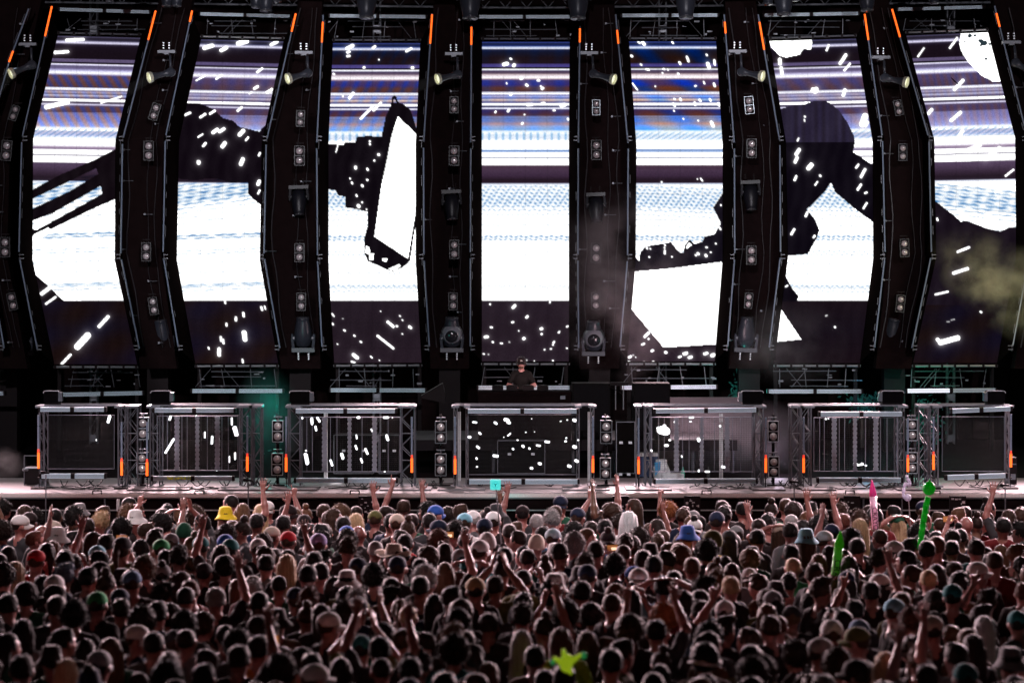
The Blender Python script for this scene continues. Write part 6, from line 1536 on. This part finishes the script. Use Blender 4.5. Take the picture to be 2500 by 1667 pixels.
for k, p in enumerate(PEOPLE):
    px, py, x, D, hh, hair, hcol, hat, hatcol, shirt, pose, yaw, skin = p
    lab = mklabel(hair, hcol, hat, hatcol, shirt, pose, yaw, px=px, py=py); g_ = 0
    alts = ['black', 'charcoal', 'navy', 'grey', 'dark red', 'dark green', 'olive', 'brown', 'teal', 'denim blue', 'purple']
    while lab in USED and g_ < len(alts):
        shirt = alts[g_]; g_ += 1; lab = mklabel(hair, hcol, hat, hatcol, shirt, pose, yaw, px=px, py=py)
    USED.add(lab); p[9] = shirt
    jit = prr.uniform(-12, 12)
    person((x, D, 0), -R(yaw + jit * (abs(yaw) < 40)) , hh, skin, hair, hcol, hat, hatcol, shirt, pose, lab, tilt=R(prr.uniform(-4, 4)), nod=R(prr.uniform(-4, 2)), trous=TROUS[k % 5], hy=prr.choice((0, 0, 25, -25, 50, -50)) if pose == 'down' else 0)
    if pose == 'phone':
        sc = hh / 1.75; M_ = Matrix.Translation((x, D, 0)) @ Matrix.Rotation(-R(yaw), 4, 'Z') @ Matrix.Scale(sc, 4)
        ph = bpy.data.objects.new('phone', None); COL.objects.link(ph); c = M_ @ Vector((0, .37, 1.69)); ph.location = c; ph.rotation_euler = (R(-8), 0, -R(yaw))
        tag(ph, f'raised phone with lit screen held by the {look(hair, hcol, hat, hatcol, shirt, "down", 0)[8:].replace(",", "")} person'.replace(' shirt', ' shirted'), 'phone', 'phones held up in the crowd')
        w_ = ' '.join(ph['label'].split()[:16]); ph['label'] = w_
        m = MB(); m.box((0, 0, 0), (.15, .008, .075)); q = m.build('case', BLACK); q.parent = ph
        m = MB(); m.box((0, -.0055, 0), (.138, .002, .066)); m.cur = 1; m.box((.015, -.0072, -.01), (.07, .001, .03)); q = m.build('lit_display', [mat('display_lit', (.3, .12, .05), .4, emit=(.45, .16, .05), es=.6), mat('display_bright', (1, .6, .3), .4, emit=(1, .75, .5), es=1.2)]); q.parent = ph
# the farthest filler people as one mass
VS = {}
def low(kind, fn):
    if kind not in VS: VS[kind] = fn()
    return VS[kind]
if stuff:
    allV = []; allQ = []; allM = []; mats = []; nv = 0
    def mi(m):
        if m not in mats: mats.append(m)
        return mats.index(m)
    for px, py, x, D, hh, hair, hcol, hat, hatcol, shirt, pose, yaw, skin in stuff:
        M_ = Matrix.Translation((x, D, 0)) @ Matrix.Rotation(-R(yaw), 4, 'Z') @ Matrix.Scale(hh / 1.75, 4); M_ = np.array(M_)
        ps = [(low('b', lambda: body_mesh('down', .017)) if pose == 'down' else body_mesh(pose), skin_mat(skin)), (low('s' + pose, lambda: shirt_mesh(pose, .022)), cloth_mat(shirt)), (low('t', lambda: trouser_mesh(.024)), cloth_mat('charcoal')), (low('h' + hair, lambda: hair_geo(hair, .012)), hair_mat(hcol))]
        if hat: ps.append((low('c' + hat, lambda: hat_geo(hat, .013)), cloth_mat(hatcol)))
        for (V, Q), m in ps:
            V2 = V @ M_[:3, :3].T + M_[:3, 3]; allV.append(V2); allQ.append(Q + nv); allM.append(np.full(len(Q), mi(m), np.int32)); nv += len(V)
    me = bpy.data.meshes.new('crowd'); set_mesh(me, np.concatenate(allV), np.concatenate(allQ), smooth=True)
    for m in mats: me.materials.append(m)
    A = np.concatenate(allM)
    if len(A) == len(me.polygons): me.polygons.foreach_set('material_index', A)
    o = link('crowd', me); tag(o, 'mass of people standing in the far rows, close to the stage', 'crowd', kind='stuff')

# the performer on stage, facing the camera
pz = ZS + .45; hd = P(1273, 876, 40.35)[2] - pz
o = person((P(1273, 0, 40.3)[0], 40.3, pz), R(180), hd / 1.0, 'fair', 'short', 'brown', 'cap', 'black', 'deep black', 'desk', 'person on stage in black cap and black t-shirt working the desk', group=None)
if 'group' in o: del o['group']
def kid(name, V, Q, m): me = mk(name, V, Q, m); c = bpy.data.objects.new(name, me); COL.objects.link(c); c.parent = o; return c
V, Q = sdf_mesh([('r', (-.09, -.01, 1.66), (-.09, .0, 1.65), .032, .03), ('r', (.09, -.01, 1.66), (.09, 0, 1.65), .032, .03), ('r', (-.095, -.01, 1.68), (-.10, -.02, 1.74), .008, .008), ('r', (.095, -.01, 1.68), (.10, -.02, 1.74), .008, .008), ('r', (-.10, -.02, 1.74), (-.05, -.02, 1.80), .008, .008), ('r', (.10, -.02, 1.74), (.05, -.02, 1.80), .008, .008), ('r', (-.05, -.02, 1.80), (.05, -.02, 1.80), .008, .008)], .008, .01)
kid('headphones', V, Q, mat('headphone_plastic', (.02, .02, .022), .3))
V, Q = sdf_mesh([('e', (0, .045, 1.572), (.052, .052, .036)), ('r', (-.02, .093, 1.606), (.02, .093, 1.606), .006, .006)], .006, .01, cuts=[lambda X, Y, Z: .03 - Y + 0 * X + 0 * Z])
kid('beard', V, Q, hair_mat('light brown'))
m = MB()
for s in (-1, 1):
    m.box((.031 * s, .091, 1.668), (.03, .006, .005)); m.box((.031 * s, .089, 1.650), (.018, .004, .006))
q = m.build('eyebrows_and_eyes', hair_mat('dark brown')); q.parent = o
# small white monogram on the cap
def text(body, name, m, size, M_, parent, ext=.002):
    cu = bpy.data.curves.new(name, 'FONT'); cu.body = body; cu.size = size; cu.extrude = ext; cu.align_x = 'CENTER'; cu.align_y = 'CENTER'
    tmp = bpy.data.objects.new(name, cu); COL.objects.link(tmp)
    dg = bpy.context.evaluated_depsgraph_get(); me = bpy.data.meshes.new_from_object(tmp.evaluated_get(dg)); bpy.data.objects.remove(tmp)
    me.transform(M_); me.materials.clear(); me.materials.append(m)
    q = bpy.data.objects.new(name, me); COL.objects.link(q)
    if parent is not None: q.parent = parent
    return q
WHT = mat('white_print', (.8, .8, .8), .5, noise=0)
text('LA', 'monogram', WHT, .045, Matrix.Translation((0, .1, 1.715)) @ Matrix.Rotation(R(180), 4, 'Z') @ Matrix.Rotation(R(78), 4, 'X'), o)
V, Q = sdf_mesh([('r', (.155, .285, 1.165), (.157, .27, 1.165), .030, .030)], .007, .01)

# ------------------------------------------------------------------ things held up over the crowd
def pole(m, a, b2, r): m.tube(a, b2, r, 8)
D = 30.2
t = thing('totem_sign', P(1222, 1312, D), 'glowing cyan square sign with Y-shaped mark on a thin pole', 'sign')
M_ = None
m = MB(); pole(m, P(1224, 1330, D), P(1211, 1194, D), .007); m.build('pole', DALU, t)
cy = mat('cyan_glow', (.1, .8, .75), .4, emit=(.09, .80, .74), es=.95)
c = P(1209.5, 1183, D); m = MB(); s = pm(12.5, D); rr_ = s * .22; pts = []
for (cx, cz, a0) in ((1, 1, 0), (-1, 1, 90), (-1, -1, 180), (1, -1, 270)):
    for k in range(4): th = R(a0 + 30 * k); pts.append(c + Vector((cx * (s - rr_) + rr_ * math.cos(th), 0, cz * (s - rr_) + rr_ * math.sin(th))))
m.prism(pts[::-1], .03); m.build('sign_box', cy, t)
m = MB(); dk = mat('sign_mark', (.0, .12, .14), .5, emit=(.0, .22, .25), es=.8)
for k in range(24):
    a0, a1 = 2 * math.pi * k / 24, 2 * math.pi * (k + 1) / 24
    m.bar(c + Vector((math.cos(a0) * s * .62, -.006, math.sin(a0) * s * .62)), c + Vector((math.cos(a1) * s * .62, -.006, math.sin(a1) * s * .62)), s * .09, .006)
for a in (90 + 48, 90 - 48, 270): m.bar(c + Vector((0, -.008, -s * .02)), c + Vector((math.cos(R(a)) * s * .42, -.008, math.sin(R(a)) * s * .42)), s * .2, .006)
m.build('sign_mark', dk, t)
c2 = P(1229, 1345, D); V, Q = sdf_mesh([('e', (0, 0, 0), (.06, .05, .09)), ('e', (.02, 0, -.06), (.05, .04, .08))], .014, .02, disp=lambda X, Y, Z: nz(X, Y, Z, 70, .006))
q = bpy.data.objects.new('pole_wrap', mk('pole_wrap', V, Q, cloth_mat('charcoal'))); COL.objects.link(q); q.parent = t; q.location = c2 - t.location
def vinyl(name, col, tr=.32):
    m = mat(name, col, .22, noise=0); nt = m.node_tree; b = nt.nodes['Principled BSDF']; ou = [n for n in nt.nodes if n.type == 'OUTPUT_MATERIAL'][0]
    t_ = nt.nodes.new('ShaderNodeBsdfTranslucent'); t_.inputs[0].default_value = (*col, 1); mx = nt.nodes.new('ShaderNodeMixShader'); mx.inputs[0].default_value = tr
    nt.links.new(b.outputs[0], mx.inputs[1]); nt.links.new(t_.outputs[0], mx.inputs[2]); nt.links.new(mx.outputs[0], ou.inputs[0]); return m
def crayon(base, tip, wpx, D, colr, light, label, word, woff, wsz):
    a = P(*base, D); b2 = P(*tip, D); d = (b2 - a); L = d.length; u = d.normalized(); r = pm(wpx / 2, D)
    t = thing('inflatable_crayon', a, label, 'inflatable')
    m_body = vinyl('crayon_body_' + label[:4], light); m_tip = vinyl('crayon_tip_' + label[:4], colr)
    cone = min(L * .27, r * 3.6)
    MM = aim(a, u)
    m = MB(); m.lathe([(r * .9, 0), (r, .03), (r, L - cone - .05)], 24, MM); m.build('wrapper', m_body, t, True)
    m = MB(); m.lathe([(r * 1.06, L - cone - .05), (r * 1.1, L - cone - .035), (r * 1.03, L - cone - .025), (r * 1.1, L - cone - .012), (r * 1.04, L - cone), (r * .35, L - .03), (r * .12, L)], 24, MM); m.build('tip', m_tip, t, True)
    bl = mat('crayon_print_' + label[:4], tuple(c_ * .08 for c_ in colr), .6, noise=0)
    X = Vector((0, -1, 0)).cross(u).normalized()
    # lettering runs down the side, as on the toy
    B = Matrix.Identity(4); ux = -u; uz = Vector((0, -1, 0)); uy = uz.cross(ux)
    for i in range(3): B[i][0] = ux[i]; B[i][1] = uy[i]; B[i][2] = uz[i]
    loc = a + u * (L * woff) + Vector((0, -r * 1.0 - .003, 0)); B.translation = loc
    q = text(word, 'lettering', bl, wsz, B, t, .002); q.parent = t; q.matrix_parent_inverse = Matrix.Translation(t.location).inverted()
    m = MB()
    for s in (-1, 1):
        m.bar(loc - ux * wsz * len(word) * .40 + uy * s * r * .62 + Vector((0, .012, 0)), loc + ux * wsz * len(word) * .40 + uy * s * r * .62 + Vector((0, .012, 0)), .006, .012)
    m.build('label_border', bl, t)
    return t
crayon((2137, 1292), (2128.5, 1171), 16.5, 31.5, (.9, .12, .45), (.92, .62, .78), 'pink inflatable crayon with dark lettering held up near the stage', 'CRAYON', .17, .082)
crayon((2039, 1404), (2052.5, 1295), 22, 28.0, (.10, .60, .03), (.20, .68, .12), 'green inflatable crayon with partly hidden lettering above the crowd', 'CRAY', .10, .1)
D = 29.5
t = thing('inflatable_club', P(2246, 1342, D), 'long bright green inflatable stick with a ball at its top', 'inflatable')
gmat = vinyl('green_vinyl', (.03, .80, .10))
path_ = [(2246, 1340), (2249, 1310), (2254, 1275), (2260, 1240), (2266, 1212)]
m = MB()
for (x0, y0), (x1, y1) in zip(path_, path_[1:]): revolve(m, [(0, pm(7.2, D)), (1, pm(7.4, D))], P(x0, y0, D), P(x1, y1, D), 16)
m.build('shaft', gmat, t, True)
m = MB(); c = P(2268, 1192, D); r = pm(15.5, D); m.lathe([(r * math.sin(R(a)) + .001, -r * 1.1 * math.cos(R(a))) for a in range(8, 180, 12)] + [(.012, r * 1.22), (.008, r * 1.38)], 24, aim(c, (.06, 0, 1))); m.build('ball', gmat, t, True)
D = 32.3
t = thing('candy_cane_balloon', P(2224, 1312, D), 'white looping balloon cane on a thin pole', 'balloon')
m = MB(); pole(m, P(2225, 1316, D), P(2218, 1215, D), .006); m.build('pole', ALU, t)
wb = vinyl('white_balloon', (.75, .72, .85), .4)
pts = [(2217, 1216), (2209, 1216), (2205, 1205), (2207, 1190), (2211, 1178), (2220, 1186), (2222, 1176), (2215, 1168), (2214, 1160)]
m = MB()
for (x0, y0), (x1, y1) in zip(pts, pts[1:]): revolve(m, [(0, .016), (.5, .021), (1, .016)], P(x0, y0, D), P(x1, y1, D), 10)
m.build('balloon_twist', wb, t, True)
m = MB(); c = P(2216, 1214, D - .05); r = .045; m.lathe([(r * math.sin(R(a)) + .001, -r * math.cos(R(a))) for a in range(6, 180, 14)], 16, aim(c, (0, 0, 1))); m.build('balloon_knot', wb, t, True)
# lime foam star-shaped hands low in the crowd
D = 19.4; t = thing('lime_glow_toy', P(1382, 1622, D), 'bright lime green star-shaped foam toy near the bottom', 'toy')
lm = mat('lime_foam', (.62, .85, .03), .5, emit=(.5, .72, .02), es=.35)
pp_ = [('e', (0, 0, 0), (.045, .03, .055))]
for a, L in ((100, .11), (35, .13), (150, .10), (70, .07), (-60, .07)): pp_.append(('r', (0, 0, 0), (L * math.cos(R(a)), 0, L * math.sin(R(a))), .03, .014))
V, Q = sdf_mesh(pp_, .008, .02); q = bpy.data.objects.new('foam_body', mk('foam_body', V, Q, lm)); COL.objects.link(q); q.parent = t
V, Q = sdf_mesh([('e', (.13, 0, .07), (.022, .015, .028)), ('e', (-.10, 0, .02), (.02, .015, .022))], .007, .02); q = bpy.data.objects.new('foam_tip', mk('foam_tip', V, Q, mat('lime_tip', (.05, .5, .15), .5, emit=(.03, .35, .1), es=.3))); COL.objects.link(q); q.parent = t
# smoke jets, stands and gear in the pit
for px, py, n in ((289, 1219, 'below the first gap between screens'), (550, 1222, 'near the yellow bucket hat'), (915, 1224, 'below the lantern screen'), (1442, 1221, 'right of the centre screen')):
    D = 35.4; m = MB(); p = P(px, py, D); m.lathe([(.02, -.16), (.024, -.15), (.024, 0), (.019, .004), (.018, -.03)], 14, Matrix.Translation(p)); m.cur = 1
    m.tube((p[0], D, 0), (p[0], D, p[2] - .15), .012); m.box((p[0], D, .03), (.3, .3, .05)); o = m.build('gas_jet', [mat('white_jet', (.6, .6, .62), .35, .1), BLACK]); tag(o, 'short white upright gas jet in the pit ' + n, 'gas jet', 'white gas jets in the pit')
for px, ya, n in ((112, 1158, 'in front of the first truss box'), (606, 1176, 'at the right end of the second truss box'), (1939, 1180, 'at the left end of the sixth truss box'), (2454, 1188, 'before the last truss box')):
    D = 35.7; a = P(px, ya, D); t = thing('microphone_stand', (a[0], D, 0), 'black microphone on thin stand ' + n, 'microphone', 'microphones on stands in the pit')
    m = MB(); m.tube((a[0], D, 0), (a[0], D, a[2]), .009); m.box((a[0], D, .02), (.3, .3, .03)); m.build('stand', DALU, t)
    m = MB(); revolve(m, [(0, .012), (.5, .018), (.8, .026), (1, .018)], a + Vector((.05, 0, .02)), a + Vector((-.07, -.02, .03)), 12); m.build('microphone', BLACK, t)
rr = random.Random(8)
for px, n in ((1515, 'camera rig on a stand left of the ginger haired person'), (1690, 'small instrument rig in the pit below the white-block screen'), (2080, 'lamp frame in the pit below the helmet screen'), (895, 'low pit rig with small silver fittings'), (2338, 'camera rig on a stand near the right end of the pit')):
    D = 35.3; p = P(px, 1232, D); t = thing('pit_rig', (p[0], D, 0), n, 'rig', 'small rigs in the pit')
    m = MB(); m.tube((p[0], D, 0), (p[0], D, p[2]), .015); m.box((p[0], D, .03), (.35, .35, .05)); m.build('stand', BLACK, t)
    m = MB()
    for k in range(9): m.box(p + Vector((rr.uniform(-.09, .09), -.03, rr.uniform(-.11, .09))), (rr.uniform(.01, .04), .02, rr.uniform(.008, .03)))
    m.build('fittings', ALU, t); m = MB(); m.box(p, (.22, .06, .24)); m.build('plate', BLACK, t)
# crowd barrier
t = thing('crowd_barrier', (0, 35.15, 0), 'black steel crowd barrier in front of the first row', 'barrier')
m = MB(); m.box((0, 35.15, .56), (28, .03, 1.1)); m.build('panel', CLOTH, t)
m = MB(); m.tube((-14, 35.13, 1.13), (14, 35.13, 1.13), .022); m.build('top_rail', DALU, t)
